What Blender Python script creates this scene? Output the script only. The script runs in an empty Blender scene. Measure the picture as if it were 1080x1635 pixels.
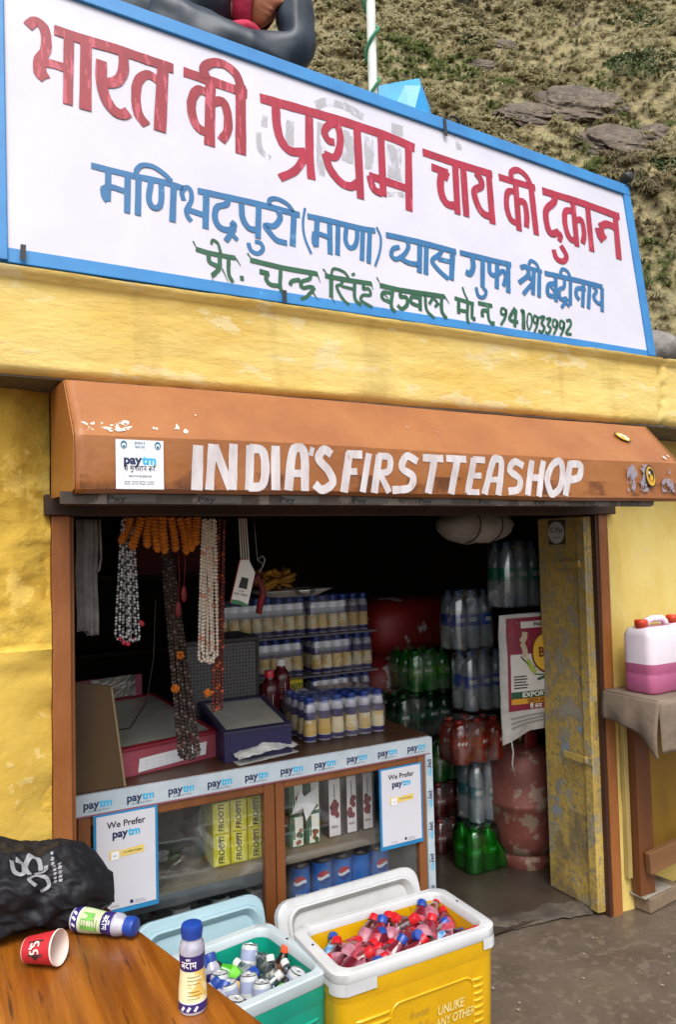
import bpy, bmesh, math, random
import numpy as np
from mathutils import Vector, Matrix, Euler
random.seed(7)
SC=bpy.context.scene; COL=SC.collection
# ---------------------------------------------------------------- camera, sky, sun, exposure
def _cam():
    y,p,r=[math.radians(a) for a in (28.2,2.55,-1.38)]
    f=Vector((math.sin(y)*math.cos(p),math.cos(y)*math.cos(p),math.sin(p))); ri=Vector((math.cos(y),-math.sin(y),0)); up=ri.cross(f)
    r2=ri*math.cos(r)+up*math.sin(r); u2=up*math.cos(r)-ri*math.sin(r)
    cd=bpy.data.cameras.new('camera'); cd.sensor_fit='HORIZONTAL'; cd.sensor_width=36; cd.lens=40; cd.clip_start=.05; cd.clip_end=600
    o=bpy.data.objects.new('camera',cd); COL.objects.link(o)
    m=Matrix((r2,u2,-f)).transposed().to_4x4(); m.translation=Vector((0,0,1.62)); o.matrix_world=m; SC.camera=o
_cam()
SUN_EL,SUN_AZ=math.radians(58),math.radians(205)      # azimuth measured from +Y towards +X: behind and left of the viewer
W=bpy.data.worlds.new('World'); SC.world=W; W.use_nodes=True
_n=W.node_tree.nodes; _l=W.node_tree.links; _bg=_n['Background']
_sk=_n.new('ShaderNodeTexSky'); _sk.sky_type='NISHITA'; _sk.sun_disc=False; _sk.sun_elevation=SUN_EL; _sk.sun_rotation=SUN_AZ; _sk.dust_density=4; _sk.air_density=1.0
_hs=_n.new('ShaderNodeHueSaturation'); _hs.inputs['Saturation'].default_value=.22
_l.new(_sk.outputs[0],_hs.inputs['Color']); _l.new(_hs.outputs[0],_bg.inputs[0]); _bg.inputs[1].default_value=.15
_sd=bpy.data.lights.new('sun','SUN'); _sd.energy=1.3; _sd.angle=math.radians(35); _sd.color=(1,.96,.9)
_so=bpy.data.objects.new('sun',_sd); COL.objects.link(_so)
_d=Vector((math.sin(SUN_AZ)*math.cos(SUN_EL),math.cos(SUN_AZ)*math.cos(SUN_EL),math.sin(SUN_EL)))
_so.rotation_euler=_d.to_track_quat('Z','Y').to_euler()
SC.view_settings.view_transform='Standard'; SC.view_settings.look='None'; SC.view_settings.exposure=.85; SC.view_settings.gamma=1
SC.render.engine='CYCLES'
for k,v in (('max_bounces',8),('transparent_max_bounces',24),('diffuse_bounces',4),('glossy_bounces',3),('transmission_bounces',4)): setattr(SC.cycles,k,v)
SC.cycles.use_denoising=True
# ---------------------------------------------------------------- materials
MATS={}
def lin(h):
    if not isinstance(h,str): return tuple(h)
    c=[int(h[i:i+2],16)/255 for i in (0,2,4)]
    return tuple(x/12.92 if x<=.04045 else ((x+.055)/1.055)**2.4 for x in c)
def M(name,c,c2=None,sc=6,rough=.6,bump=0,bsc=60,metal=0,c3=None,thr=.62,sc3=4,st=(1,1,1),lo=.38,hi=.64,rough2=None,spec=.5,det=6,coat=0,c4=None,thr4=.6,sc4=9,k=1,ridge=0):
    if name in MATS: return MATS[name]
    m=bpy.data.materials.new(name); m.use_nodes=True; t=m.node_tree; N=t.nodes; L=t.links; P=N['Principled BSDF']; MATS[name]=m
    P.inputs['Roughness'].default_value=rough; P.inputs['Metallic'].default_value=metal; P.inputs['Specular IOR Level'].default_value=spec
    if coat: P.inputs['Coat Weight'].default_value=coat; P.inputs['Coat Roughness'].default_value=.15
    kk=k; lin_=lin
    def lin2(h): return tuple(q*kk for q in lin_(h))
    c=lin2(c); m.diffuse_color=(*c,1)
    tc=N.new('ShaderNodeTexCoord'); oi=N.new('ShaderNodeObjectInfo'); mu=N.new('ShaderNodeMath'); mu.operation='MULTIPLY'; mu.inputs[1].default_value=37
    L.new(oi.outputs['Random'],mu.inputs[0]); ad=N.new('ShaderNodeVectorMath'); L.new(tc.outputs['Object'],ad.inputs[0]); L.new(mu.outputs[0],ad.inputs[1])
    mp=N.new('ShaderNodeMapping'); L.new(ad.outputs[0],mp.inputs[0]); mp.inputs['Scale'].default_value=st
    def noise(s,d=det,ro=.6):
        n=N.new('ShaderNodeTexNoise'); n.inputs['Scale'].default_value=s; n.inputs['Detail'].default_value=d; n.inputs['Roughness'].default_value=ro; L.new(mp.outputs[0],n.inputs['Vector']); return n.outputs['Fac']
    def ramp(src,a,b):
        r=N.new('ShaderNodeMapRange'); r.inputs['From Min'].default_value=a; r.inputs['From Max'].default_value=b; L.new(src,r.inputs['Value']); return r.outputs[0]
    def mix(f,a,b):
        x=N.new('ShaderNodeMix'); x.data_type='RGBA'; L.new(f,x.inputs['Factor'])
        for s,v in ((x.inputs[6],a),(x.inputs[7],b)):
            if isinstance(v,tuple): s.default_value=(*v,1)
            else: L.new(v,s)
        return x.outputs[2]
    col=c
    if c2: f0=ramp(noise(sc),lo,hi); col=mix(f0,c,lin2(c2))
    if c3: col=mix(ramp(noise(sc3,9,.65),thr,thr+.03),col,lin2(c3))
    if c4: col=mix(ramp(noise(sc4,9,.7),thr4,thr4+.06),col,lin2(c4))
    if isinstance(col,tuple): P.inputs['Base Color'].default_value=(*col,1)
    else: L.new(col,P.inputs['Base Color'])
    if rough2 is not None:
        r=N.new('ShaderNodeMapRange'); r.inputs['From Min'].default_value=.4; r.inputs['From Max'].default_value=.6; r.inputs['To Min'].default_value=rough; r.inputs['To Max'].default_value=rough2
        L.new(noise(sc*.6,3),r.inputs['Value']); L.new(r.outputs[0],P.inputs['Roughness'])
    if bump:
        b=N.new('ShaderNodeBump'); b.inputs['Strength'].default_value=1; b.inputs['Distance'].default_value=bump; hsrc=noise(bsc,5,.55)
        if ridge: hsrc.node.noise_type='RIDGED_MULTIFRACTAL'; hsrc.node.inputs['Detail'].default_value=3; hsrc.node.inputs['Distortion'].default_value=.6
        L.new(hsrc,b.inputs['Height']); L.new(b.outputs[0],P.inputs['Normal'])
    return m
def clear(name,tint=(1,1,1),base=.05,face=.5,rough=.06,dirt_haze=0):
    if name in MATS: return MATS[name]
    m=bpy.data.materials.new(name); m.use_nodes=True; t=m.node_tree; N=t.nodes; L=t.links; N.remove(N['Principled BSDF']); MATS[name]=m
    tr=N.new('ShaderNodeBsdfTransparent'); tr.inputs[0].default_value=(*lin(tint),1); gl=N.new('ShaderNodeBsdfGlossy'); gl.inputs['Roughness'].default_value=rough
    lw=N.new('ShaderNodeLayerWeight'); lw.inputs[0].default_value=.25; r=N.new('ShaderNodeMapRange'); r.inputs['To Min'].default_value=base; r.inputs['To Max'].default_value=face
    L.new(lw.outputs['Facing'],r.inputs['Value']); mx=N.new('ShaderNodeMixShader'); L.new(r.outputs[0],mx.inputs[0]); L.new(tr.outputs[0],mx.inputs[1]); L.new(gl.outputs[0],mx.inputs[2]); out=mx.outputs[0]
    if dirt_haze:  # patchy pale diffuse: dirt on the glass, painted haze on the wrapping films
        df=N.new('ShaderNodeBsdfDiffuse'); df.inputs[0].default_value=(.55,.53,.5,1); tc=N.new('ShaderNodeTexCoord'); no=N.new('ShaderNodeTexNoise'); no.inputs['Scale'].default_value=7; no.inputs['Detail'].default_value=8; L.new(tc.outputs['Object'],no.inputs['Vector'])
        r2=N.new('ShaderNodeMapRange'); r2.inputs['From Min'].default_value=.45; r2.inputs['From Max'].default_value=.75; r2.inputs['To Max'].default_value=dirt_haze; L.new(no.outputs['Fac'],r2.inputs['Value'])
        m2=N.new('ShaderNodeMixShader'); L.new(r2.outputs[0],m2.inputs[0]); L.new(out,m2.inputs[1]); L.new(df.outputs[0],m2.inputs[2]); out=m2.outputs[0]
    L.new(out,N['Material Output'].inputs[0]); return m
def patchy(name,c,thr=.5,sc=20,st=(1,1,1),soft=.15,amax=.8):
    """paint smear: shows only where its noise is high"""
    if name in MATS: return MATS[name]
    m=bpy.data.materials.new(name); m.use_nodes=True; t=m.node_tree; N=t.nodes; L=t.links; P=N['Principled BSDF']; MATS[name]=m
    P.inputs['Base Color'].default_value=(*lin(c),1); P.inputs['Roughness'].default_value=.7
    tc=N.new('ShaderNodeTexCoord'); mp=N.new('ShaderNodeMapping'); mp.inputs['Scale'].default_value=st; L.new(tc.outputs['Object'],mp.inputs[0])
    no=N.new('ShaderNodeTexNoise'); no.inputs['Scale'].default_value=sc; no.inputs['Detail'].default_value=7; L.new(mp.outputs[0],no.inputs['Vector'])
    r=N.new('ShaderNodeMapRange'); r.inputs['From Min'].default_value=thr; r.inputs['From Max'].default_value=thr+soft; r.inputs['To Max'].default_value=amax; L.new(no.outputs['Fac'],r.inputs['Value']); L.new(r.outputs[0],P.inputs['Alpha'])
    return m
# ---------------------------------------------------------------- mesh builder
TXT={}
def text_verts(s,bold=0,font_res=3):
    key=(s,bold)
    if key in TXT: return TXT[key]
    cu=bpy.data.curves.new('t','FONT'); cu.body=s; cu.size=1; cu.offset=bold; cu.resolution_u=font_res; cu.align_x='CENTER'; cu.fill_mode='FRONT'
    o=bpy.data.objects.new('t',cu); COL.objects.link(o); dg=bpy.context.evaluated_depsgraph_get(); e=o.evaluated_get(dg); me=e.to_mesh()
    V=[(v.co.x,v.co.y) for v in me.vertices]; F=[tuple(p.vertices) for p in me.polygons]; e.to_mesh_clear()
    bpy.data.objects.remove(o); bpy.data.curves.remove(cu); TXT[key]=(V,F); return V,F
class MB:
    def __init__(s): s.v=[]; s.f=[]; s.m=[]; s.cur=0; s.X=None
    def add(s,V,F,m=None):
        b=len(s.v)
        if s.X is not None: V=[s.X@Vector(v) for v in V]
        s.v+= [tuple(v) for v in V]; s.f+=[tuple(b+i for i in f) for f in F]; m=s.cur if m is None else m
        s.m+=[m]*len(F) if isinstance(m,int) else list(m); return s
    def box(s,a,b,m=None):
        (x0,y0,z0),(x1,y1,z1)=a,b
        return s.add([(x0,y0,z0),(x1,y0,z0),(x1,y1,z0),(x0,y1,z0),(x0,y0,z1),(x1,y0,z1),(x1,y1,z1),(x0,y1,z1)],[(0,3,2,1),(4,5,6,7),(0,1,5,4),(1,2,6,5),(2,3,7,6),(3,0,4,7)],m)
    def lathe(s,prof,n=16,m=None,cap=True,T=None):
        V=[];F=[];ms=[]
        for r,z in prof:
            for k in range(n): a=2*math.pi*k/n; V.append((r*math.cos(a),r*math.sin(a),z))
        for i in range(len(prof)-1):
            for k in range(n):
                F.append((i*n+k,i*n+(k+1)%n,(i+1)*n+(k+1)%n,(i+1)*n+k)); ms.append((m[i] if isinstance(m,(list,tuple)) else (s.cur if m is None else m)))
        if cap:
            F.append(tuple(reversed(range(n)))); ms.append(ms[0]); F.append(tuple((len(prof)-1)*n+k for k in range(n))); ms.append(ms[-2] if len(ms)>1 else ms[0])
        if T is not None: V=[T@Vector(v) for v in V]
        return s.add(V,F,ms)
    def tube(s,pts,r,n=8,m=None,cap=True):
        P=[Vector(p) for p in pts]; R=r if isinstance(r,(list,tuple)) else [r]*len(P); V=[];F=[]; up=None
        for i,p in enumerate(P):
            d=(P[min(i+1,len(P)-1)]-P[max(i-1,0)]).normalized()
            if up is None: up=d.orthogonal().normalized()
            up=(up-d*up.dot(d))
            up=up.normalized() if up.length>1e-5 else d.orthogonal().normalized()
            w=d.cross(up)
            for k in range(n): a=2*math.pi*k/n; V.append(p+(up*math.cos(a)+w*math.sin(a))*R[i])
        for i in range(len(P)-1):
            for k in range(n): F.append((i*n+k,i*n+(k+1)%n,(i+1)*n+(k+1)%n,(i+1)*n+k))
        if cap: F.append(tuple(reversed(range(n)))); F.append(tuple((len(P)-1)*n+k for k in range(n)))
        return s.add(V,F,m)
    def ball(s,c,r,n=8,k=6,m=None,sc=(1,1,1)):
        V=[];F=[]
        for i in range(k+1):
            t=math.pi*i/k
            for j in range(n): a=2*math.pi*j/n; V.append((c[0]+r*sc[0]*math.sin(t)*math.cos(a),c[1]+r*sc[1]*math.sin(t)*math.sin(a),c[2]+r*sc[2]*math.cos(t)))
        for i in range(k):
            for j in range(n): F.append((i*n+j,(i+1)*n+j,(i+1)*n+(j+1)%n,i*n+(j+1)%n))
        return s.add(V,F,m)
    def grid(s,fn,nu,nv,m=None,flip=False):
        V=[fn(i/nu,j/nv) for j in range(nv+1) for i in range(nu+1)]; w=nu+1
        F=[(j*w+i,j*w+i+1,(j+1)*w+i+1,(j+1)*w+i) for j in range(nv) for i in range(nu)]
        if flip: F=[tuple(reversed(f)) for f in F]
        return s.add(V,F,m)
    def prism(s,poly,mp,h,m=None):
        n=len(poly); V=[mp(x,y,0) for x,y in poly]+[mp(x,y,h) for x,y in poly]
        return s.add(V,[tuple(range(n)),tuple(reversed(range(n,2*n)))]+[(i,i+n,(i+1)%n+n,(i+1)%n) for i in range(n)],m)
    def loft(s,secs,m=None,cap0=True,cap1=True):
        n=len(secs[0]); V=[p for q in secs for p in q]; F=[];ms=[]
        for i in range(len(secs)-1):
            for k in range(n): F.append((i*n+k,i*n+(k+1)%n,(i+1)*n+(k+1)%n,(i+1)*n+k)); ms.append(m[i] if isinstance(m,(list,tuple)) else (s.cur if m is None else m))
        m0=s.cur if m is None or not isinstance(m,int) else m
        if cap0 and len(secs)>1: F.append(tuple(reversed(range(n)))); ms.append(ms[0])
        if cap1: F.append(tuple((len(secs)-1)*n+k for k in range(n))); ms.append(ms[-1] if ms else m0)
        return s.add(V,F,ms)
    def text(s,t,size,mp,m=None,bold=0,shear=0,sx=1):
        V,F=text_verts(t,bold); return s.add([mp(size*(x*sx+shear*y),size*y) for x,y in V],F,m)
    def stroke(s,pts,w,mp,m=None,jit=0,sm=True,taper=False):
        P=[Vector(p) for p in pts]
        if sm and len(P)>2:
            Q=[]; E=[P[0]*2-P[1]]+P+[P[-1]*2-P[-2]]
            for i in range(1,len(E)-2):
                a,b,c,d=E[i-1:i+3]
                for k in range(5): t=k/5; Q.append(.5*((2*b)+(c-a)*t+(2*a-5*b+4*c-d)*t*t+(3*b-a-3*c+d)*t**3))
            P=Q+[P[-1]]
        elif len(P)==2: P=[P[0].lerp(P[1],k/4) for k in range(5)]
        V=[];n=len(P)
        for i,p in enumerate(P):
            d=(P[min(i+1,n-1)]-P[max(i-1,0)]); d=d.normalized() if d.length>1e-9 else Vector((1,0)); q=Vector((-d.y,d.x))
            ww=w*.5*(1+random.uniform(-jit,jit))
            if taper: ww*=1-.75*i/(n-1)
            V+= [mp(*(p+q*ww)),mp(*(p-q*ww))]
        return s.add(V,[(2*i,2*i+1,2*i+3,2*i+2) for i in range(n-1)],m)
    def build(s,name,mats,parent=None,smooth=False,bevel=0,seg=2,loc=None,sub=0,solid=0):
        me=bpy.data.meshes.new(name); me.from_pydata(s.v,[],s.f); 
        for x in (mats if isinstance(mats,(list,tuple)) else [mats]): me.materials.append(x)
        me.polygons.foreach_set('material_index',s.m)
        if smooth: me.polygons.foreach_set('use_smooth',[True]*len(s.f))
        me.update(); o=bpy.data.objects.new(name,me); COL.objects.link(o)
        if parent is not None: o.parent=parent
        if loc is not None: o.location=loc
        if smooth=='auto' or (smooth and bevel): 
            try: me.set_sharp_from_angle(angle=math.radians(40))
            except Exception: pass
        if solid: k=o.modifiers.new('s','SOLIDIFY'); k.thickness=solid; k.offset=0
        if bevel: k=o.modifiers.new('b','BEVEL'); k.width=bevel; k.segments=seg; k.limit_method='ANGLE'; k.harden_normals=False
        if sub: k=o.modifiers.new('u','SUBSURF'); k.levels=sub; k.render_levels=sub
        return o
def fr(o,u=(1,0,0),v=(0,0,1),n=(0,-1,0)):
    o,u,v,n=map(Vector,(o,u,v,n)); return lambda x,y,h=0: o+u*x+v*y+n*h
def cylm(r,a0=-math.pi/2,z0=0,c=(0,0)): return lambda x,y: Vector((c[0]+r*math.cos(a0+x/r),c[1]+r*math.sin(a0+x/r),z0+y))
def rrect(hx,hy,r,z,n=5,c=(0,0)):
    P=[]
    for sx,sy,a in ((1,1,0),(-1,1,90),(-1,-1,180),(1,-1,270)):
        for k in range(n+1): t=math.radians(a+90*k/n); P.append((c[0]+sx*(hx-r)+r*math.cos(t),c[1]+sy*(hy-r)+r*math.sin(t),z))
    return P
def thing(name,label,cat,loc=(0,0,0),rz=0,group=None):
    o=bpy.data.objects.new(name,None); COL.objects.link(o); o.location=loc; o.rotation_euler=(0,0,rz); o.empty_display_size=.05
    o['label']=label; o['category']=cat
    if group: o['group']=group
    return o
def tag(o,label,cat,group=None):
    o['label']=label; o['category']=cat
    if group: o['group']=group
    return o
def setting(o,kind='structure'): o['kind']=kind; return o
def dup(root,loc,rot=(0,0,0),label=None,scale=None):
    def cp(o,p):
        c=o.copy(); COL.objects.link(c)
        if p is not None: c.parent=p
        for ch in o.children: cp(ch,c)
        return c
    r=cp(root,None); r.location=loc; r.rotation_euler=rot
    if label: r['label']=label
    if scale: r.scale=(scale,)*3
    return r
def vnoise(x,y,s=0,oct=4):
    """small value noise on arrays"""
    x=np.asarray(x,float); y=np.asarray(y,float); out=0; amp=1; tot=0
    for o in range(oct):
        xi=np.floor(x).astype(int); yi=np.floor(y).astype(int); fx=x-xi; fy=y-yi; fx=fx*fx*(3-2*fx); fy=fy*fy*(3-2*fy)
        h=lambda a,b: (np.sin(a*127.1+b*311.7+(s+o)*74.7)*43758.5453)%1
        out=out+amp*((h(xi,yi)*(1-fx)+h(xi+1,yi)*fx)*(1-fy)+(h(xi,yi+1)*(1-fx)+h(xi+1,yi+1)*fx)*fy); tot+=amp; amp*=.5; x=x*2.03+5.1; y=y*2.03+1.7
    return out/tot
S_RED=[[27,232,3124,253,3148,275,3137,282,3100,278,3059,262,3028,260,2987,276,2970],[22,269,3036,268,2997,279,2973],[25,264,3021,297,3025,340,3022],[26,345,3133,336,2907],[31,304,3138,391,3133,483,3132,571,3126,656,3121],[31,393,3124,384,2903],[29,502,3135,500,3069,481,3026,447,3007],[30,436,3080,433,3016,442,2962,463,2927,489,2917,510,2931],[34,623,3122,602,2892],[27,606,3066,573,3075,544,3045,534,2989,539,2934,563,2901],[31,688,3121,790,3114,901,3105],[32,777,3119,759,2883],[27,772,3064,735,3071,711,3031,708,2980,724,2938,760,2925],[27,778,3039,812,3053,827,3013,823,2952,799,2910],[33,880,3133,863,2880],[28,880,3124,866,3166,827,3189,784,3181,756,3152,764,3120]]
S_PINK=[[32,946,3103,1064,3104,1191,3103,1341,3099,1462,3090,1557,3074],[29,1002,3094,1000,3021,1011,2966,1042,2936,1101,2945],[28,1125,3084,1115,2950,1113,2849],[25,1103,2941,1056,2869,995,2827],[25,1216,3011,1192,3013,1180,3041,1201,3073,1231,3082,1241,3045,1234,2996,1212,2954,1171,2956],[28,1176,2958,1188,2906,1225,2864,1265,2857,1302,2881],[28,1313,3084,1300,2818],[26,1411,3077,1400,2915,1396,2849],[25,1392,2856,1360,2866,1350,2894,1347,2915],[29,1345,2915,1407,2910,1505,2901],[28,1529,3073,1501,2814],[29,1591,3067,1739,3058,1918,3052],[27,1624,3015,1700,3008],[29,1669,3004,1656,2949,1660,2901,1684,2876,1731,2883],[19,1698,3010,1681,2975],[27,1738,3051,1721,2845],[27,1775,3052,1762,2844],[26,1834,3039,1855,3015,1853,2987,1816,2960,1822,2909,1846,2874,1888,2867],[28,1900,3052,1888,2839],[27,1950,3049,2047,3046,2138,3044],[27,2034,3041,2020,2835],[24,2035,3003,1988,2993,1971,2930,1984,2876,2022,2866],[25,2033,2961,2067,2966,2071,2911,2061,2858],[27,2115,3045,2109,2834],[23,2115,3049,2097,3085,2058,3103,2019,3085,2016,3049],[29,2175,3039,2295,3035,2413,3030,2615,3013],[28,2246,3037,2229,2999,2181,2955,2174,2896,2189,2856,2237,2871],[21,2229,2870,2245,2856,2230,2829],[23,2192,2787,2203,2751,2236,2744,2260,2771,2237,2813],[26,2342,3033,2329,2824],[26,2338,2983,2291,2972,2278,2911,2293,2855,2334,2848],[24,2346,2943,2378,2950,2381,2890,2364,2844],[27,2426,3029,2412,2817],[30,2588,3009,2570,2809],[30,2584,2954,2530,2962,2480,2940],[47,2476,2934,2481,2904,2496,2882]]
S_BLUE=[[18,395,2730,456,2727,526,2725,605,2725,666,2718],[17,443,2720,438,2629],[16,423,2662,448,2675,498,2668],[16,426,2664,429,2641,438,2628],[17,499,2726,492,2602],[17,530,2719,523,2601],[14,530,2719,524,2740,541,2764,574,2769,606,2754,630,2733],[16,567,2717,558,2662,568,2637,585,2639,595,2662,598,2720],[18,636,2721,626,2601],[14,665,2678,661,2704,676,2724,689,2715,689,2683,672,2649,675,2628,685,2614],[17,672,2651,731,2642],[19,739,2726,729,2598],[19,711,2720,814,2719,926,2717,1058,2709],[18,809,2721,803,2695,770,2677,762,2638,777,2611,807,2609,824,2627,813,2637],[16,824,2617,792,2569],[13,804,2608,831,2579],[18,853,2705,854,2657,874,2627,906,2628],[18,912,2710,901,2598],[13,867,2577,875,2553,897,2546,916,2564,910,2583,890,2586],[18,976,2718,985,2684,961,2652,930,2647,944,2626,967,2604,1003,2600],[20,1037,2716,1022,2593],[14,1035,2714,1015,2739,977,2750,951,2739,954,2719],[8,1079,2738,1067,2685,1069,2631,1088,2578],[18,1085,2711,1176,2710,1277,2706,1347,2708],[18,1121,2708,1108,2608],[15,1099,2650,1125,2655,1164,2647],[15,1104,2649,1101,2624,1108,2607],[18,1168,2702,1159,2588],[17,1200,2702,1187,2590],[16,1233,2705,1224,2653,1235,2627,1256,2633,1269,2661,1274,2700],[17,1296,2698,1281,2587],[17,1324,2700,1307,2581],[8,1354,2723,1367,2685,1357,2632,1332,2575],[20,1390,2701,1491,2700,1588,2696,1693,2690],[15,1442,2665,1414,2653,1404,2627,1422,2616,1458,2639,1480,2672,1477,2694],[17,1438,2625,1473,2611,1517,2612],[20,1533,2696,1516,2580],[19,1561,2694,1544,2578],[17,1633,2695,1615,2667,1579,2637,1601,2606,1643,2576],[16,1605,2648,1667,2646],[21,1677,2688,1656,2574],[19,1710,2691,1807,2687,1955,2683],[21,1767,2685,1765,2642,1746,2613,1727,2619],[19,1815,2678,1798,2568],[13,1767,2563,1773,2531,1796,2528,1813,2551,1799,2569],[18,1848,2679,1843,2637,1858,2625,1880,2632],[19,1886,2678,1867,2572],[16,1879,2629,1910,2651,1918,2627,1902,2588],[20,1939,2677,1922,2564],[18,2001,2679,2032,2687,2037,2655,1983,2614],[18,2026,2650,2062,2636],[16,2063,2632,1997,2570],[18,2070,2684,2047,2574],[17,2099,2684,2077,2568],[14,2099,2684,2087,2709,2061,2717,2046,2696],[14,2042,2686,2113,2680],[19,2125,2676,2215,2675,2345,2671,2445,2666],[18,2184,2677,2166,2561],[18,2175,2640,2137,2628,2129,2586,2169,2585],[10,2144,2631,2169,2596],[16,2231,2669,2220,2632,2193,2616,2191,2578,2228,2585],[14,2232,2584,2191,2541],[10,2209,2574,2235,2549],[17,2264,2672,2242,2558],[14,2265,2677,2254,2703,2227,2709,2211,2688],[18,2343,2640,2296,2637,2284,2606,2298,2588],[18,2334,2662,2310,2559],[18,2368,2658,2342,2557],[16,2388,2661,2404,2642,2383,2614,2401,2589,2428,2592],[18,2440,2661,2419,2554]]
S_GREEN=[[14,694,2526,738,2520,820,2518],[5,687,2550,700,2523],[5,819,2521,837,2494],[13,733,2516,736,2491,761,2481],[13,769,2521,765,2477,741,2447],[4,740,2454,742,2425],[11,798,2518,795,2462,807,2436],[8,773,2526,766,2556,750,2565,744,2551],[4,774,2476,793,2432],[15,831,2454,844,2454],[15,869,2520,980,2512,1104,2511],[5,862,2541,879,2518],[6,1102,2516,1112,2482],[15,898,2487,931,2483],[13,927,2484,919,2465,933,2448,963,2448],[12,973,2511,966,2443,980,2423],[12,1000,2457,1011,2472,1037,2480],[6,1037,2484,1035,2453],[12,1079,2507,1074,2489,1044,2474,1046,2454,1075,2462,1089,2459],[11,1090,2461,1059,2426,1036,2414],[6,1079,2449,1100,2417],[15,1132,2509,1210,2507,1310,2508],[6,1127,2532,1145,2510],[6,1309,2512,1314,2487],[14,1155,2509,1148,2436],[5,1146,2444,1161,2417],[8,1155,2512,1167,2539,1205,2534,1222,2515],[10,1201,2506,1190,2487,1173,2476,1192,2437,1215,2418],[10,1191,2481,1245,2477],[12,1245,2509,1239,2445,1262,2423],[13,1239,2535,1244,2527],[10,1283,2506,1275,2485,1298,2487,1301,2466,1272,2461,1263,2441,1305,2422],[16,1343,2507,1442,2502,1616,2505],[5,1334,2535,1349,2506],[6,1613,2510,1635,2479],[12,1395,2500,1382,2439,1396,2417],[12,1386,2485,1355,2483,1350,2460,1384,2449],[6,1356,2481,1379,2456],[13,1430,2501,1424,2478,1449,2478,1449,2452,1425,2433,1408,2444],[13,1509,2498,1502,2436],[13,1502,2484,1473,2484,1467,2462,1499,2453],[11,1531,2501,1530,2444,1560,2416],[10,1544,2467,1564,2490,1581,2474,1567,2459],[13,1603,2504,1596,2449,1614,2420],[8,1580,2475,1599,2468],[14,1661,2506,1748,2495],[14,1679,2503,1671,2447],[12,1669,2462,1708,2461],[12,1721,2501,1709,2440,1713,2414],[12,1739,2495,1730,2435],[7,1721,2505,1710,2529,1703,2555],[15,1731,2437,1746,2436],[14,1767,2502,1834,2499],[11,1813,2498,1809,2445,1827,2424],[14,1810,2476,1785,2474,1781,2449],[14,1823,2432,1836,2430],[10,1897,2496,1879,2495,1874,2474,1894,2475,1899,2496,1894,2467,1865,2428],[13,1946,2507,1911,2457,1953,2450],[14,1949,2500,1932,2428],[16,1975,2493,1985,2496,1975,2424],[7,1997,2457,2009,2490,2024,2488,2019,2451,2001,2426,1996,2457],[9,2053,2484,2039,2487,2031,2465,2045,2458,2056,2484,2050,2455,2028,2419],[11,2063,2482,2090,2489,2072,2461,2084,2446,2068,2424,2050,2430],[11,2099,2481,2124,2486,2105,2458,2118,2445,2101,2423,2086,2428],[10,2155,2483,2139,2483,2131,2457,2148,2456,2158,2481,2152,2455,2128,2421],[10,2191,2482,2176,2483,2167,2456,2185,2455,2194,2482,2188,2454,2164,2420],[11,2207,2487,2228,2493,2228,2472,2197,2435,2226,2434]]
S_SMUDGE=[[29,1153,3133,1204,3162,1279,3164,1345,3141],[39,1463,3134,1512,3130],[20,960,3044,953,3001],[19,931,2976,934,2913,967,2890],[27,1052,3050,1040,2959],[27,1169,3074,1151,2870],[42,1280,3070,1262,2947],[34,1360,3080,1351,2940],[52,1466,3062,1454,2928],[19,1414,2861,1486,2874],[25,1763,3198,1768,3120]]
S_AWN=[[29,606,1891,601,1773],[23,635,1774,646,1896],[23,651,1893,694,1777],[24,699,1775,705,1899],[24,746,1775,754,1897],[24,750,1889,788,1883,796,1836,784,1789,744,1783],[26,828,1901,825,1776],[25,864,1776,878,1878,896,1896,915,1879,915,1775],[20,878,1824,914,1824],[14,941,1905,935,1875],[24,1001,1881,977,1894,960,1867,991,1833,1003,1800,970,1779,945,1795],[25,1039,1773,1060,1889],[23,1052,1884,1103,1884],[19,1048,1833,1084,1834],[21,1101,1774,1126,1889],[23,1140,1772,1161,1885],[24,1156,1882,1196,1878,1192,1839,1152,1830],[24,1161,1830,1192,1774],[27,1296,1870,1258,1885,1239,1849,1277,1824,1264,1789,1203,1781],[27,1315,1882,1391,1881],[29,1357,1876,1332,1773],[26,1403,1883,1481,1882],[30,1445,1877,1420,1772],[28,1486,1775,1511,1886],[24,1506,1883,1556,1882],[22,1496,1831,1541,1832],[22,1482,1780,1532,1779],[29,1552,1773,1587,1875,1608,1888,1626,1872,1608,1770],[22,1577,1820,1617,1821],[28,1722,1869,1684,1882,1662,1853,1703,1825,1694,1791,1651,1783],[28,1732,1771,1761,1889],[28,1780,1767,1811,1889],[26,1747,1830,1797,1831],[29,1831,1783,1823,1827,1850,1875,1885,1889,1895,1850,1875,1796,1839,1776,1829,1791],[32,1901,1771,1932,1886],[30,1925,1881,1979,1879,1970,1837,1920,1825]]
S_SCRAPE=[[10,309,1942,349,1933],[9,335,1934,337,1916],[12,365,1930,440,1925],[9,411,1937,437,1946],[8,493,1931,507,1931],[11,555,1939,586,1921],[7,376,1918,423,1919]]
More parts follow.
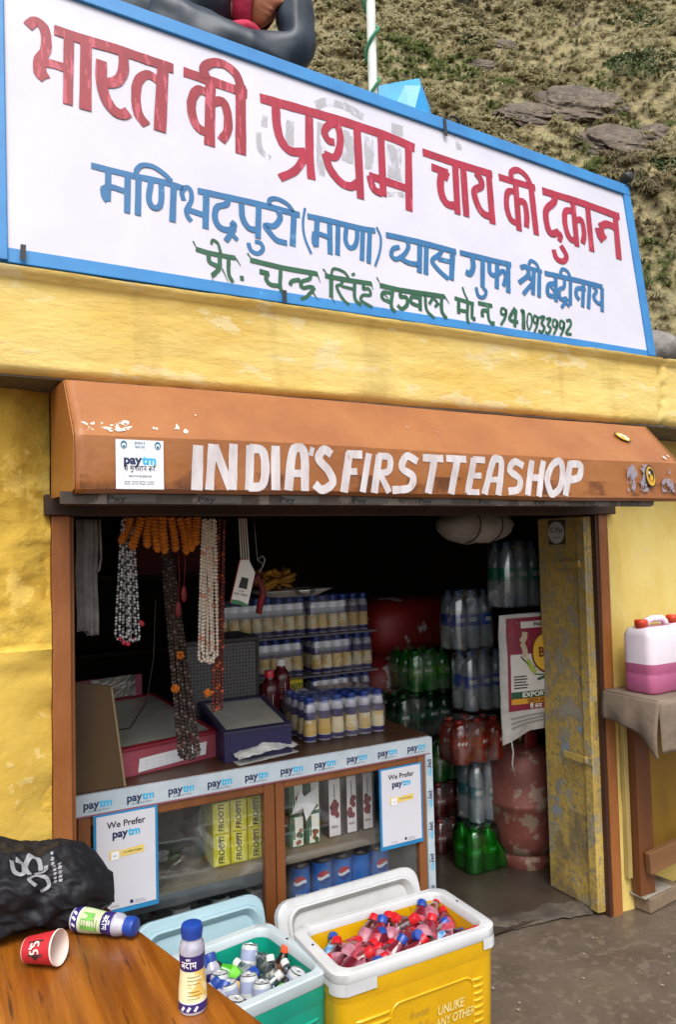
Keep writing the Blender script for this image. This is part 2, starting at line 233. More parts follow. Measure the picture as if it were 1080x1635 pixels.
# ---------------------------------------------------------------- setting: ground, floor, hill
YEL=M('yellow_plaster','ebd07e','dfbb5e',sc=4,rough=.85,bump=.003,bsc=46,c3='ead497',thr=.58,sc3=7,c4='b9944c',thr4=.69,sc4=26,st=(.6,1,1.5),k=0.8)
YROUGH=M('yellow_rough_plaster','dcb74a','c49d36',sc=7,rough=.9,bump=.012,bsc=16,c3='e2bf5c',thr=.57,sc3=5,c4='5b4418',thr4=.68,sc4=14,k=0.86)
YWALL=M('yellow_side_plaster','e3cb78','d9b95e',sc=4,rough=.8,bump=.004,bsc=30,c3='e0c684',thr=.60,sc3=14,c4='a88c58',thr4=.70,sc4=30,st=(1,1,.6),k=0.84)
YOLD=M('yellow_worn_paint','b99c50','9c8240',sc=6,rough=.7,bump=.005,bsc=45,c3='958a6e',thr=.53,sc3=15,c4='7c725f',thr4=.54,sc4=48)
ORANGE=M('orange_gloss_paint','a8682f','9a5a26',sc=5,rough=.42,bump=.0025,bsc=25,c3='c99a6e',thr=.74,sc3=30,coat=.25,k=0.80)
FRAME=M('brown_orange_frame','9a5f30','84491c',sc=7,rough=.45,bump=.002,bsc=40,c3='d8c8b4',thr=.7,sc3=26,st=(1,1,.35),k=0.9)
DARKW=M('dark_lintel_wood','472a1a','2c1a11',sc=8,rough=.7,bump=.003,bsc=40,st=(.3,1,1))
CONC=M('wet_concrete','62564a','4a4037',sc=3.2,rough=.30,bump=.003,bsc=34,c3='665a4d',thr=.54,sc3=22,rough2=.62,c4='584d42',thr4=.55,sc4=28,lo=.3,hi=.7,k=0.98)
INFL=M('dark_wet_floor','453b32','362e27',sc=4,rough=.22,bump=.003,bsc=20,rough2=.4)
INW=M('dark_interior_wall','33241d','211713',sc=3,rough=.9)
MORT=M('pale_mortar','9a8d78','6e6352',sc=20,rough=.95,bump=.004,bsc=60)
g=MB()
def gnd(u,v):
    x=-40+u*120; y=-40+v*120; return (x,y,0)
g.grid(gnd,4,4)
setting(g.build('ground',M('far_earth','5d5040','483d30',sc=.6,rough=.9)))
yd=MB()
def yardf(u,v):
    x=-1.5+u*6.5; y=.3+v*2.45; return (x,y,.006+.012*float(vnoise(x*3,y*3,3)))
yd.grid(yardf,90,40); setting(yd.build('yard_paving',CONC,smooth=True))
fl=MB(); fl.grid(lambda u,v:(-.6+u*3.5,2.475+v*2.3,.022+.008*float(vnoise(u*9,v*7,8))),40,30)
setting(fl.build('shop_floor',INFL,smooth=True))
th=MB()   # broken threshold of cement along the door line
def thf(u,v):
    x=1.75+u*.82; y=2.40+v*.13+.05*float(vnoise(u*5,.3,2))-.02*u; h=float(vnoise(x*9,y*14,5)); x+=.03*(h-.5); y+=.05*(float(vnoise(x*23,y*23,15))-.5); e=min(1,4*min(v,1-v,u*3+.01,1))
    return (x,y+(1-u)*.12,.02+(.010+.022*max(0,h-.42)*2)*e)
th.grid(thf,60,14); setting(th.build('cement_threshold',M('worn_cement','574d42','3d352d',sc=9,rough=.7,bump=.006,bsc=50),smooth=True))
# litter flecks on the paving
fk=MB()
for k in range(34):
    x=random.uniform(1.7,3.2); y=random.uniform(1.5,2.34); s=random.uniform(.0012,.0042); a=random.random()*3
    fk.X=Matrix.Translation((x,y,.0185))@Matrix.Rotation(a,4,'Z'); fk.prism([(s*random.uniform(.5,1.5)*math.cos(q*1.2566)*1.5,s*random.uniform(.5,1.3)*math.sin(q*1.2566)) for q in range(5)],lambda a,b,h:(a,b,h),.002)
fk.X=None
setting(fk.build('litter_flecks',M('pale_scrap','9a8f80')),'stuff')
# hill
HD=Vector((.45,.893,0)); HT=Vector((.893,-.45,0))
def hz(a,d): return 1.22*(d-18)+2.6*(vnoise(a*.09+9,d*.07,1)-.5)*2+1.1*(vnoise(a*.35,d*.3,4)-.5)*2+.35*(vnoise(a*1.4,d*1.3,6)-.5)*2
A,Dd=np.meshgrid(np.linspace(-26,64,190),np.linspace(17,84,150)); Zz=hz(A,Dd)
PX=A*HT.x+Dd*HD.x; PY=A*HT.y+Dd*HD.y
hm=MB(); nu=190; hm.v=list(zip(PX.ravel().tolist(),PY.ravel().tolist(),Zz.ravel().tolist()))
hm.f=[(j*nu+i,j*nu+i+1,(j+1)*nu+i+1,(j+1)*nu+i) for j in range(149) for i in range(nu-1)]; hm.m=[0]*len(hm.f)
HILL=M('hill_earth','857c5c','756b50',sc=1.2,rough=.95,bump=.22,bsc=7,c3='968960',thr=.5,sc3=2.6,c4='75654b',thr4=.58,sc4=.5)
setting(hm.build('hillside',HILL,smooth=True))
rng=np.random.default_rng(3)
def grass(name,c,c2):
    m=M(name,c,c2,sc=2.5,rough=.95,spec=.1); t=m.node_tree; N=t.nodes; L=t.links; P=N['Principled BSDF']; tr=N.new('ShaderNodeBsdfTranslucent'); mx=N.new('ShaderNodeMixShader'); mx.inputs[0].default_value=.6
    L.new(P.inputs['Base Color'].links[0].from_socket,tr.inputs[0]); L.new(P.outputs[0],mx.inputs[1]); L.new(tr.outputs[0],mx.inputs[2]); L.new(mx.outputs[0],N['Material Output'].inputs[0]); return m
GR=[grass('dry_grass_pale','aea688','9f9672'),grass('dry_grass_gold','a09672','918764'),grass('dry_grass_olive','8b8664','7e7957'),grass('dry_grass_brown','837860','766b52'),grass('green_grass','70784c','626b40')]
ROCKS=[(13.2,37.9,2.2),(10.8,36.5,1.2),(14.9,35.2,1.6),(17.0,35.9,1.0),(11.9,44.8,.7),(10.3,43.0,.8),(12.5,29.6,.6),(6.0,47.0,.6)]
def tussocks(NT,NB,A0,A1,WD):
    ga=rng.uniform(A0,A1,NT); gd=rng.uniform(19,82,NT); inn=(ga<.62*gd)&(ga>-.22*gd)&(gd<66); keep=inn if NB>9 else ~inn
    for ra,rd,rr in ROCKS: keep&=((ga-ra)**2+(gd-rd)**2>(rr*.72)**2)
    gq=vnoise(ga*.22+3,gd*.2,11,3); keep&=~((gq<.36)&(rng.random(NT)<.28)); ga,gd,gq=ga[keep],gd[keep],gq[keep]; NT=len(ga)
    gz=hz(ga,gd); c0=np.stack([ga*HT.x+gd*HD.x,ga*HT.y+gd*HD.y,gz],-1)[:,None,:]; gs=(rng.uniform(.22,.52,NT)*np.where(gq>.5,1.2,.85))[:,None,None]
    tone=vnoise(ga*.35,gd*.45,21,4)*1.25-.1+rng.uniform(-.12,.12,NT); mi=np.where(tone>.6,0,np.where(tone>.47,1,np.where(tone>.36,2,3))); mi=np.where(vnoise(ga*.3+40,gd*.35,5,2)>.70,4,mi)
    th_=rng.uniform(0,6.283,(NT,NB)); dr=np.stack([np.cos(th_),np.sin(th_),0*th_],-1)*.8+np.array([-HD.x,-HD.y,-.6])*.5; ww=np.stack([-dr[...,1],dr[...,0],0*th_],-1)*(.022*WD*rng.uniform(.6,1.6,(NT,NB,1)))
    gh=rng.uniform(.35,.95,(NT,NB,1)); gr_=rng.uniform(.5,1.1,(NT,NB,1)); UPV=np.array([0,0,1.])
    p=[c0+dr*gs*.08,c0+dr*gs*.4*gr_+UPV*gs*gh*.75,c0+dr*gs*.9*gr_+UPV*gs*gh*.62,c0+dr*gs*1.3*gr_+UPV*gs*gh*.05]
    vv=np.stack([q for pp,k in zip(p,(.8,1,.8,.15)) for q in (pp-ww*k*gs*2.4,pp+ww*k*gs*2.4)],2).reshape(-1,3)
    nb=NT*NB; base=(np.arange(nb)*8)[:,None,None]; ff=(base+np.array([[0,1,3,2],[2,3,5,4],[4,5,7,6]])[None]).reshape(-1)
    gme=bpy.data.meshes.new('grass_tussocks'); gme.vertices.add(len(vv)); gme.vertices.foreach_set('co',vv.ravel()); gme.loops.add(len(ff)); gme.loops.foreach_set('vertex_index',ff.astype(np.int32)); gme.polygons.add(nb*3); gme.polygons.foreach_set('loop_start',np.arange(0,nb*12,4,dtype=np.int32)); gme.polygons.foreach_set('material_index',np.repeat(mi,NB*3).astype(np.int32))
    for m_ in GR: gme.materials.append(m_)
    gme.update(); gme.validate(); go=bpy.data.objects.new('grass_tussocks',gme); COL.objects.link(go); setting(go,'stuff')
tussocks(36000,16,-9,38,1)
tussocks(42000,6,-26,62,2.2)
ROCK=M('hill_rock','665a4e','4b4138',sc=.9,rough=.9,bump=.05,bsc=5,c3='7c7166',thr=.58,sc3=3.2,c4='4a3d30',thr4=.55,sc4=2.4,k=0.95)
LB=['largest grey brown rock outcrop on the grassy hillside','low rock slab at the lower left of the largest outcrop','brown broken rock face right below the largest outcrop','rock at the right end of the outcrop line','small rock high on the slope above the largest outcrop','grey stone left of and above the largest outcrop','small rock low on the hillside above the right end of the sign','little rock high on the hillside right of the flagpole']
for i,(ra,rd,rr) in enumerate(ROCKS):
    b=bmesh.new(); bmesh.ops.create_icosphere(b,subdivisions=5,radius=1)
    for v in b.verts:
        c=v.co; n1=float(vnoise(c.x*1.6+c.z*2.1+i*3,c.y*1.7+c.z*.8,i,3)); n2=float(vnoise(c.x*5+c.z*3.1,c.y*2+c.z*4,i+9,3)); st=math.floor((c.z*.8+c.x*.5+n1*1.2)*4)/4
        v.co=c*(1+.5*(n1-.5)+.30*(n2-.5)+.24*(st-(c.z*.8+c.x*.5))+.14*(float(vnoise(c.x*11+c.z*5,c.y*9+c.z*7,i+3,2))-.5))
    V0=[]
    ez=(-HD*.77+Vector((0,0,.63))).normalized(); ey=(HD*.63+Vector((0,0,.77))).normalized()
    p0=Vector((ra*HT.x+rd*HD.x,ra*HT.y+rd*HD.y,float(hz(ra,rd))))
    mb=MB(); mb.v=[tuple((HT*v.co.x*rr*1.2+ey*v.co.y*rr*.85+ez*v.co.z*rr*.30)) for v in b.verts]; mb.f=[tuple(v.index for v in f.verts) for f in b.faces]; mb.m=[0]*len(mb.f); b.free()
    tag(mb.build('rock_outcrop',ROCK,loc=p0),LB[i],'rock','rock outcrops on the hillside')
LEAF=[M('juniper_dark','2c3a1c',rough=.85),M('juniper_mid','46562a',rough=.85),M('scrub_brown','4d4230',rough=.9)]
SH=[(20.6,45.9,1.6,1,'wide green juniper mat high at the right of the hillside'),(18.6,39.4,1.8,1,'green juniper mat below the highest right shrub'),(9.6,49.5,1.4,2,'dark brown bush at the top of the slope'),(10.4,45.8,1.2,0,'dark green patch of scrub below the brown bush'),(10.3,34.4,.9,2,'olive scrub bush just above the middle of the signboard'),(14.5,52,1.3,0,'dark juniper at the top edge of the hillside'),(16.6,33.3,.8,1,'green shrub right of the rock outcrops'),(14.3,32.2,1.0,2,'brown scrub under the brown broken rock face'),(2.5,43.5,.9,0,'small dark scrub just left of the flagpole')]
for a,d,s,mi,lb in SH:
    mb=MB(); p0=Vector((a*HT.x+d*HD.x,a*HT.y+d*HD.y,float(hz(a,d))))
    for k in range(1500):
        while True:
            q=rng.uniform(-1,1,3)
            if q[0]**2+q[1]**2<1 and q[2]>-.2: break
        hh=float(vnoise(q[0]*2.4+a,q[1]*2.4+d,3,3)); r2=1-(q[0]**2+q[1]**2)
        if hh<.4 and rng.random()<.7: continue
        pp=Vector((q[0]*s*1.3,q[1]*s*.9,abs(q[2])*.55*s*r2*hh*1.4+q[1]*s*.9*1.1)); e=.09*rng.uniform(.6,1.5)
        n=Vector(rng.normal(size=3)).normalized(); u=n.orthogonal().normalized()*e; w=n.cross(u).normalized()*e*.6
        mb.add([pp-u,pp+w,pp+u,pp-w],[(0,1,2,3)],int(rng.random()<.3))
    o=mb.build('shrub',[LEAF[mi],LEAF[(mi+1)%2]],loc=p0); o.rotation_euler[2]=math.atan2(HT.y,HT.x); tag(o,lb,'shrub','shrubs on the hillside')
# ---------------------------------------------------------------- the shop building
SHOP=thing('tea_shop','yellow plastered tea shop with an orange door frame and a flat concrete roof','shop',(.3,2.36,0))
SO=Vector((-.3,-2.36,0))
def part(mb,name,mats,parent=SHOP,**k):
    mb.v=[(x-.3,y-2.36,z) for x,y,z in mb.v]; return mb.build(name,mats,parent,**k)
w=MB()
def lw(u,v):
    x=-1.3+u*1.598; z=v*2.1; s=1 if z>1.34 else max(.12,1-(1.34-z)*14)
    n=float(vnoise(x*6,z*6,2,5)); n2=float(vnoise(x*17,z*17,7,3)); e=.05*max(0,(x-.2)/.1)*float(vnoise(3,z*9,4)) if x>.2 else 0
    return (x,2.352-(.036*n+.022*(n2-.4))*s-(.012 if z<1.34 else 0)+e,z)
w.grid(lambda u,v:lw(u,.638+.362*v),110,70); part(w,'rough_wall',YROUGH,smooth=True)
w=MB(); w.grid(lambda u,v:lw(u,.638*v),90,80); part(w,'smooth_wall',M('yellow_lower_plaster','debd56','d0a942',sc=3,rough=.85,bump=.004,bsc=24,c3='e2c476',thr=.58,sc3=6,c4='a3782a',thr4=.66,sc4=16,k=.84),smooth=True)
w=MB().box((-1.3,2.362,0),(.298,2.6,2.088)); part(w,'wall_core',YROUGH)
w=MB()
def sl(u,v):
    x=-1.3+u*5.1; z=2.09+v*.288; n=float(vnoise(x*3,z*12,2,4)); lip=.012*float(vnoise(x*14,1,6,3))
    crack=.02*max(0,1-abs(x-2.735-.012*math.sin(z*40))/.012)
    return (x,2.15-.014*n+crack-(.02*v if v>.93 else 0)+(.03*(1-v*12) if v<.08 else 0),z+(lip if v<.02 else 0)+(.006*float(vnoise(x*9,5,3,4)) if v>.98 else 0))
w.grid(sl,260,26); part(w,'roof_edge',YEL,smooth=True)
w=MB(); w.grid(lambda u,v:(lambda p:(p[0],p[1]-.0025,p[2]))(sl(.27+u*.51,.02+v*.95)),150,14); part(w,'drip_stains',patchy('drip_stain','a5894f',.54,4,(2.2,1,.5),.25,.25),smooth=True)
w=MB().box((-1.3,2.165,2.093),(3.8,5.0,2.376)); part(w,'roof',M('roof_concrete','7a7266','5e574d',sc=4,rough=.9))
w=MB()  # crumbling mortar line under the signboard
def mo(u,v):
    x=.05+u*2.72; a=v*math.pi; r=.003+.010*float(vnoise(x*22,.5,3,4)); return (x,2.134-r*.9*math.cos(a)*.8+.012,2.376+r*math.sin(a))
w.grid(mo,200,6); part(w,'mortar_line',MORT,smooth=True)
w=MB().box((.296,2.45,1.79),(2.68,2.6,2.088)); part(w,'lintel_wall',DARKW)
w=MB().box((.28,2.325,1.728),(2.63,2.44,1.79)); w.box((.33,2.12,1.755),(2.42,2.32,1.775)); part(w,'lintel',DARKW,bevel=.004)
w=MB().box((.30,2.34,0),(.352,2.44,1.727)); w.box((.352,2.365,0),(.366,2.41,1.727)); part(w,'door_post',FRAME,bevel=.003)
w=MB().box((2.543,2.345,0),(2.598,2.43,1.727)); part(w,'door_post',FRAME,bevel=.003)
w=MB().box((2.526,2.35,0.01),(2.542,2.42,1.727)); part(w,'door_gap_shade',M('gap_shade_brown','3a1d0e'),bevel=.002)  # shade of the gap between leaf and post, painted as a dark strip
w=MB()
def rp(u,v):
    x=2.6+u*.085; z=v*2.09; return (x,2.362-.012*float(vnoise(x*20,z*9,5,4)),z)
w.grid(rp,10,90); w.box((2.6,2.366,0),(2.684,2.6,2.088)); part(w,'wall_pillar',YWALL,smooth=True)
w=MB()
def rw(u,v):
    x=2.684+u*1.2; z=v*2.09; return (x,2.452-.01*float(vnoise(x*9,z*8,5,4)),z)
w.grid(rw,40,60); w.box((2.684,2.456,0),(3.9,2.6,2.088)); part(w,'side_wall',YWALL,smooth=True)
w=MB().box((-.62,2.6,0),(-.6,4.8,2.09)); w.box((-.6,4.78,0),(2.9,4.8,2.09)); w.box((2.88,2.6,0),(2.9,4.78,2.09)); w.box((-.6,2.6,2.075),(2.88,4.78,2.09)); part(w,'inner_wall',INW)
lf=MB().box((2.5,2.375,.03),(2.535,2.676,1.722)); lf.box((2.486,2.378,.03),(2.502,2.425,1.72)); lf=part(lf,'door_leaf',YOLD,bevel=.004)
for z0,z1,y0,y1,mt in ((.035,.42,2.428,2.674,patchy('grime','776c5a',.44,9,(1,1,.6),.25,.85)),(.45,.80,2.43,2.60,patchy('old_blue_paint','8f9aa4',.54,14,(1,1,.7),.08,.75)),(.30,.62,2.55,2.672,patchy('old_blue_paint','8f9aa4',.5,9)),(.80,1.30,2.43,2.67,patchy('bare_plaster','a39a8c',.52,11,(1,1,.7),.07,.75))):
    g_=MB(); g_.add([(2.4985-.0004*z0,y,z) for y,z in ((y0,z0),(y1,z0),(y1,z1),(y0,z1))],[(0,1,2,3)]); part(g_,'worn_patch',mt,parent=lf)
for z,y1 in ((1.51,2.56),(.665,2.545)):
    h=MB().box((2.48,2.372,z-.016),(2.4855,y1,z+.016)); h.lathe([(.012,0),(.012,.014)],10,T=Matrix.Translation((2.4995,y1-.01,z))@Matrix.Rotation(-math.pi/2,4,'Y')); h.box((2.47,2.40,z-.008),(2.481,2.412,z+.02))
    part(h,'hasp',YOLD,parent=lf,bevel=.002)
BLACK=M('black_print','15141a',rough=.6); WHITE=M('white_paint','e4e3e8','d6d6dc',sc=8,rough=.55); NAVY=M('navy_print','16234d',rough=.5); CYAN=M('cyan_print','27a9d8',rough=.5)
st=MB(); C=Matrix.Translation((2.4985,2.555,1.655))@Matrix.Rotation(-math.pi/2,4,'Y')
st.box((2.4982,2.50,1.60),(2.4990,2.605,1.712),0); st.lathe([(.05,.0005),(.05,.0012)],28,1,T=C)
st.text('G Pay',.034,fr((2.4970,2.553,1.655),(0,-1,0),(0,0,1),(-1,0,0)),2,.01); st.text('accepted here',.011,fr((2.4970,2.553,1.63),(0,-1,0),(0,0,1),(-1,0,0)),2,.01)
part(st,'payment_sticker',[M('sticker_dark','3a3d34'),M('sticker_grey','b9b9b4'),BLACK],parent=lf)
# wooden planks propped in the recess under the side table
for x0,x1,z0,z1,y in ((2.69,2.725,.13,.95,2.44),(2.80,3.6,.20,.95,2.40)):
    pass
# ---------------------------------------------------------------- signboard
SB=thing('shop_signboard','large white signboard with blue frame and hand painted red, blue and green Hindi lettering','signboard',(1.43,2.15,2.395))
def sp(x,z,h=0): # x, z in metres as seen on the sign plane -> local
    t=z-2.395; return Vector((x-1.43,.131*t-.991*h,t+.13*h))
C4=[(.148,2.398),(2.70,2.388),(2.70,3.172),(.148,3.318)]
def sgrid(u,v):
    a=[(C4[0][i]*(1-u)+C4[1][i]*u) for i in (0,1)]; b=[(C4[3][i]*(1-u)+C4[2][i]*u) for i in (0,1)]
    return a[0]*(1-v)+b[0]*v,a[1]*(1-v)+b[1]*v
pn=MB(); pn.grid(lambda u,v: sp(*sgrid(u,v),.0012*float(vnoise(u*5,v*3,4,2))),60,24); pn.grid(lambda u,v: sp(*sgrid(u,v),-.02),2,2,flip=True)
SIGNW=M('sign_white_sheet','cfcdd9','c6c4d0',sc=2.5,rough=.5,bump=.002,bsc=5,c3='bab9c2',thr=.68,sc3=6,k=0.88)
part(pn,'panel',SIGNW,SB,smooth=False) if False else pn.build('panel',SIGNW,SB,smooth=True)
BLUE=M('sky_blue_paint','2f86c6','2a78b8',sc=6,rough=.5,c3='6aa6d2',thr=.66,sc3=14,k=0.84)
def rail(p,q,w0,w1,h0=-.022,h1=.012,w2=None):
    p,q=Vector(p),Vector(q); d=(q-p).normalized(); n=Vector((-d.y,d.x)); m=MB(); P=[p+n*w0,q+n*w0,q+n*(w2 or w1),p+n*w1]
    m.add([sp(a.x,a.y,h0) for a in P]+[sp(a.x,a.y,h1) for a in P],[(0,1,2,3),(7,6,5,4),(0,4,5,1),(1,5,6,2),(2,6,7,3),(3,7,4,0)]); return m
rail(C4[0],C4[1],-.002,.042,-.022,.0015,.026).build('frame_rail',BLUE,SB,bevel=.003); rail(C4[1],C4[2],.0,.042,-.022,.010).build('frame_rail',BLUE,SB,bevel=.003)
rail(C4[2],C4[3],-.0,.05).build('frame_rail',BLUE,SB,bevel=.003); rail(C4[3],C4[0],.0,.022,-.022,.010).build('frame_rail',BLUE,SB,bevel=.003)
for x,z,dz in ((.972,2.410,.019),(.205,2.424,.022),(1.70,3.188,.035)):
    tie=MB(); tie.add([sp(x-.007,z-dz,.0145),sp(x+.007,z-dz,.0145),sp(x+.010,z+dz,.0145),sp(x-.004,z+dz,.0145)],[(0,1,2,3)])
    tie.build('frame_tie',M('black_tape','16181c'),SB,solid=.002)
def marks(name,data,mat,base):
    for i,d in enumerate(data):
        m=MB(); m.stroke([(d[k]/1000,d[k+1]/1000) for k in range(1,len(d),2)],d[0]/1000*1.1,lambda x,y: sp(x,y,base+.00012*(i%5)),jit=.12); m.build(name,mat,SB)
def lettering(name,data,mat,base,jit,tap=14):
    m=MB()
    for i,d in enumerate(data):
        wd=d[0]/1000; P=[(d[k]/1000,d[k+1]/1000) for k in range(1,len(d),2)]; h=base+.00016*(i%9)
        m.stroke(P,wd*1.09,lambda x,y,h=h: sp(x,y,h),jit=jit,taper=d[0]<10 and len(P)==2)
    return m.build(name,mat,SB)
marks('erased_letter',S_SMUDGE,patchy('grey_smear','a9a8ad',.38,14,(2,1,1),.2,.8),.0016)
lettering('lettering',S_RED,M('red_brush_paint','96182b','861224',sc=10,rough=.45,c3='b8485a',thr=.56,sc3=16,st=(3,1,.6),k=0.86),.0024,.05)
lettering('lettering',S_PINK,M('crimson_brush_paint','a81738','971230',sc=12,rough=.45,c3='c2465f',thr=.62,sc3=18,st=(3,1,.6),k=0.86),.0024,.05)
lettering('lettering',S_BLUE,M('blue_brush_paint','246395','276ca0',sc=14,rough=.5,c3='4480ae',thr=.62,sc3=18,k=0.86),.0024,.04)
lettering('lettering',S_GREEN,M('green_brush_paint','1c5a3a','174d31',sc=14,rough=.5,c3='3a7355',thr=.62,sc3=20,k=0.86),.0024,.06)
# wire loops left on the signboard's top rail
WIRE=M('old_wire','2b2a2c',rough=.5,metal=.6)
def loop(c,r,t,name,lb,tilt=.4):
    m=MB(); m.tube([Vector((r*math.cos(a),r*tilt*math.sin(a)*.6,r*math.sin(a)*.9)) for a in [math.radians(-60+k*300/24) for k in range(25)]],t,6)
    tag(m.build(name,WIRE,loc=c,smooth=True),lb,'wire loop')
loop((1.765,2.262,3.235),.030,.0045,'wire_loop','dark wire loop on the sign frame right of the blue tarpaulin')
cl=MB(); cl.lathe([(.022,0),(.026,.004),(.026,.035),(.018,.038),(.018,.006)],16,T=Matrix.Translation((2.672,2.245,3.2))@Matrix.Rotation(1.2,4,'Y')); cl.tube([(2.672,2.245,3.165),(2.69,2.235,3.18),(2.70,2.228,3.15)],.006,6)
tag(cl.build('conduit_end',M('dark_metal','35332f',rough=.45,metal=.5),smooth=True),'dark pipe end clamped on the right top corner of the signboard','pipe')
stn=MB().ball((0,0,0),1,18,12)
stn.v=[(x*(.11+.05*float(vnoise(x*2+3,z*2+y,4))),y*.10,z*(.07+.03*float(vnoise(y*3,x*3,8)))) for x,y,z in stn.v]
tag(stn.build('roof_stone',M('grey_stone','8d8985','6d6864',sc=12,rough=.9,bump=.01,bsc=30),loc=(2.86,2.27,2.46),smooth=True),'grey stone on the roof edge right of the signboard','stone')
bar=MB().tube([(2.78,2.3,2.62),(2.86,2.26,2.52),(2.93,2.22,2.45)],.006,6); tag(bar.build('thin_rod',WIRE),'thin dark rod leaning by the grey roof stone','rod')
# ---------------------------------------------------------------- awning (shutter hood)
AW=thing('shutter_awning','orange sheet metal shutter hood over the shop opening, hand lettered in white','awning',(1.4,2.2,1.8))
AO=Vector((1.4,2.2,1.8)); AX0,AX1=.298,2.50
prof=[(2.25,2.083),(2.05,2.066),(1.9,1.903),(1.9,1.772)]
hd=MB()
PR=[]
for (y0,z0),(y1,z1),n in ((prof[0],prof[1],4),(prof[1],prof[2],8),(prof[2],prof[3],6)):
    PR+=[(y0+(y1-y0)*k/n,z0+(z1-z0)*k/n) for k in range(n)]
PR.append(prof[3]); PR+=[(1.915,1.762),(1.93,1.764)]
nx=90; V=[]
for (y,z) in PR:
    for i in range(nx+1):
        x=AX0+(AX1-AX0)*i/nx; d=.010*(float(vnoise(x*4,z*8,3,3))-.5)
        V.append((x-AO.x,y+d-AO.y,z+d*.6+.004*math.sin(x*2.2)-AO.z))
np_=len(PR); hd.add(V,[(j*(nx+1)+i+1,j*(nx+1)+i,(j+1)*(nx+1)+i,(j+1)*(nx+1)+i+1) for j in range(np_-1) for i in range(nx)])
hd.build('hood',ORANGE,AW,smooth=True,solid=.003).data.set_sharp_from_angle(angle=math.radians(25))
for x in (AX0-.004,AX1+.001):
    e=MB(); pl=prof+[(1.93,1.764),(2.3,1.775),(2.3,2.083)]; e.prism([(y-AO.y,z-AO.z) for y,z in pl],lambda a,b,h,x=x:(x-AO.x+h,a,b),.003); e.build('end_plate',ORANGE,AW)
ru=MB(); ru.grid(lambda u,v:(lambda x,z:(x-AO.x,1.9+.010*(float(vnoise(x*4,z*8,3,3))-.5)-.0021-AO.y,z-AO.z))(AX0+.01+u*(AX1-AX0-.02),1.774+.05*v),110,4); ru.build('rust_stains',patchy('rust_brown','5e3418',.50,11,(.8,1,1),.15,.7),AW,smooth=True)
un=MB(); un.grid(lambda u,v:(AX0+.0+u*(AX1-AX0)-AO.x,1.918+v*.25-AO.y,1.768+.012*v+.004*float(vnoise(u*20,v*2,3))-AO.z),60,4)
un.box((AX0-.03-AO.x,1.925-AO.y,1.738-AO.z),(2.37-AO.x,1.945-AO.y,1.768-AO.z),0)
for i in range(9): un.text('Pay',.02,fr((.40+i*.235-AO.x,1.9235-AO.y,1.745-AO.z)),1,.02,sx=1.8); un.box((.385+i*.235-AO.x,1.9243-AO.y,1.742-AO.z),(.50+i*.235-AO.x,1.9252-AO.y,1.764-AO.z),2)
un.build('underside',[M('dirty_metal','4a3d34','2f2620',sc=10,rough=.6,c3='6c6157',thr=.56,sc3=14),BLACK,M('faded_tape','55504c')],AW)
lt=MB()
for i,d in enumerate(S_AWN):
    P=[(d[k]/1000,min(1.899,d[k+1]/1000)) for k in range(1,len(d),2)]
    lt.stroke(P,d[0]/1000*(1.02 if d[1]<1150 else .86),lambda x,y,i=i: Vector((x-AO.x,1.9+.010*(float(vnoise(x*4,y*8,3,3))-.5)-.0028-.00012*(i%7)-AO.y,y-AO.z)),jit=.06)
lt.build('lettering',M('white_brush_paint','d6d0d2','c4babb',sc=12,rough=.55,c3='b29a90',thr=.66,sc3=20,st=(3,1,.7),k=0.86),AW)
nsl=Vector((0,-.735,.678)); SCR=patchy('bare_white_scrape','cfc6ba',.47,70,(1,1,1),.04,.95)
for i,d in enumerate(S_SCRAPE):
    P=[(d[k]/1000,d[k+1]/1000) for k in range(1,len(d),2)]
    sc_=MB(); sc_.stroke(P,d[0]/1000*1.25,lambda x,z,i=i: Vector((x,1.9+(z-1.903)*.15/.163,z))-AO+nsl*(.004+.0004*i),jit=.7); sc_.build('paint_scrape',SCR,AW)
for i,(x,z,s) in enumerate(((2.43,1.925,.012),(2.43,1.945,.008),(2.46,1.93,.006),(1.30,1.99,.006),(1.31,1.985,.004),(1.42,1.975,.004),(.62,1.98,.004))):
    sc_=MB(); sc_.stroke([(x,z),(x+s*.8,z-s*.9)],s,lambda x,z,i=i: Vector((x,1.9+(z-1.903)*.15/.163,z))-AO+nsl*(.004+.0004*i),jit=.4); sc_.build('paint_scrape',SCR,AW)
for i,(x,z,a,b) in enumerate(((2.26,1.84,.055,.10),(2.425,1.815,.035,.05),(2.42,1.87,.02,.02))):
    rs=MB(); rs.add([(x-a-AO.x,1.8925-AO.y,z-b*.5-AO.z),(x+a-AO.x,1.8925-AO.y,z-b*.5-AO.z),(x+a-AO.x,1.8925-AO.y,z+b*.5-AO.z),(x-a-AO.x,1.8925-AO.y,z+b*.5-AO.z)],[(0,1,2,3)])
    rs.build('torn_sticker_mark',patchy('sticker_residue','8f8893',.47,26,(1,1,1),.06,.9),AW)
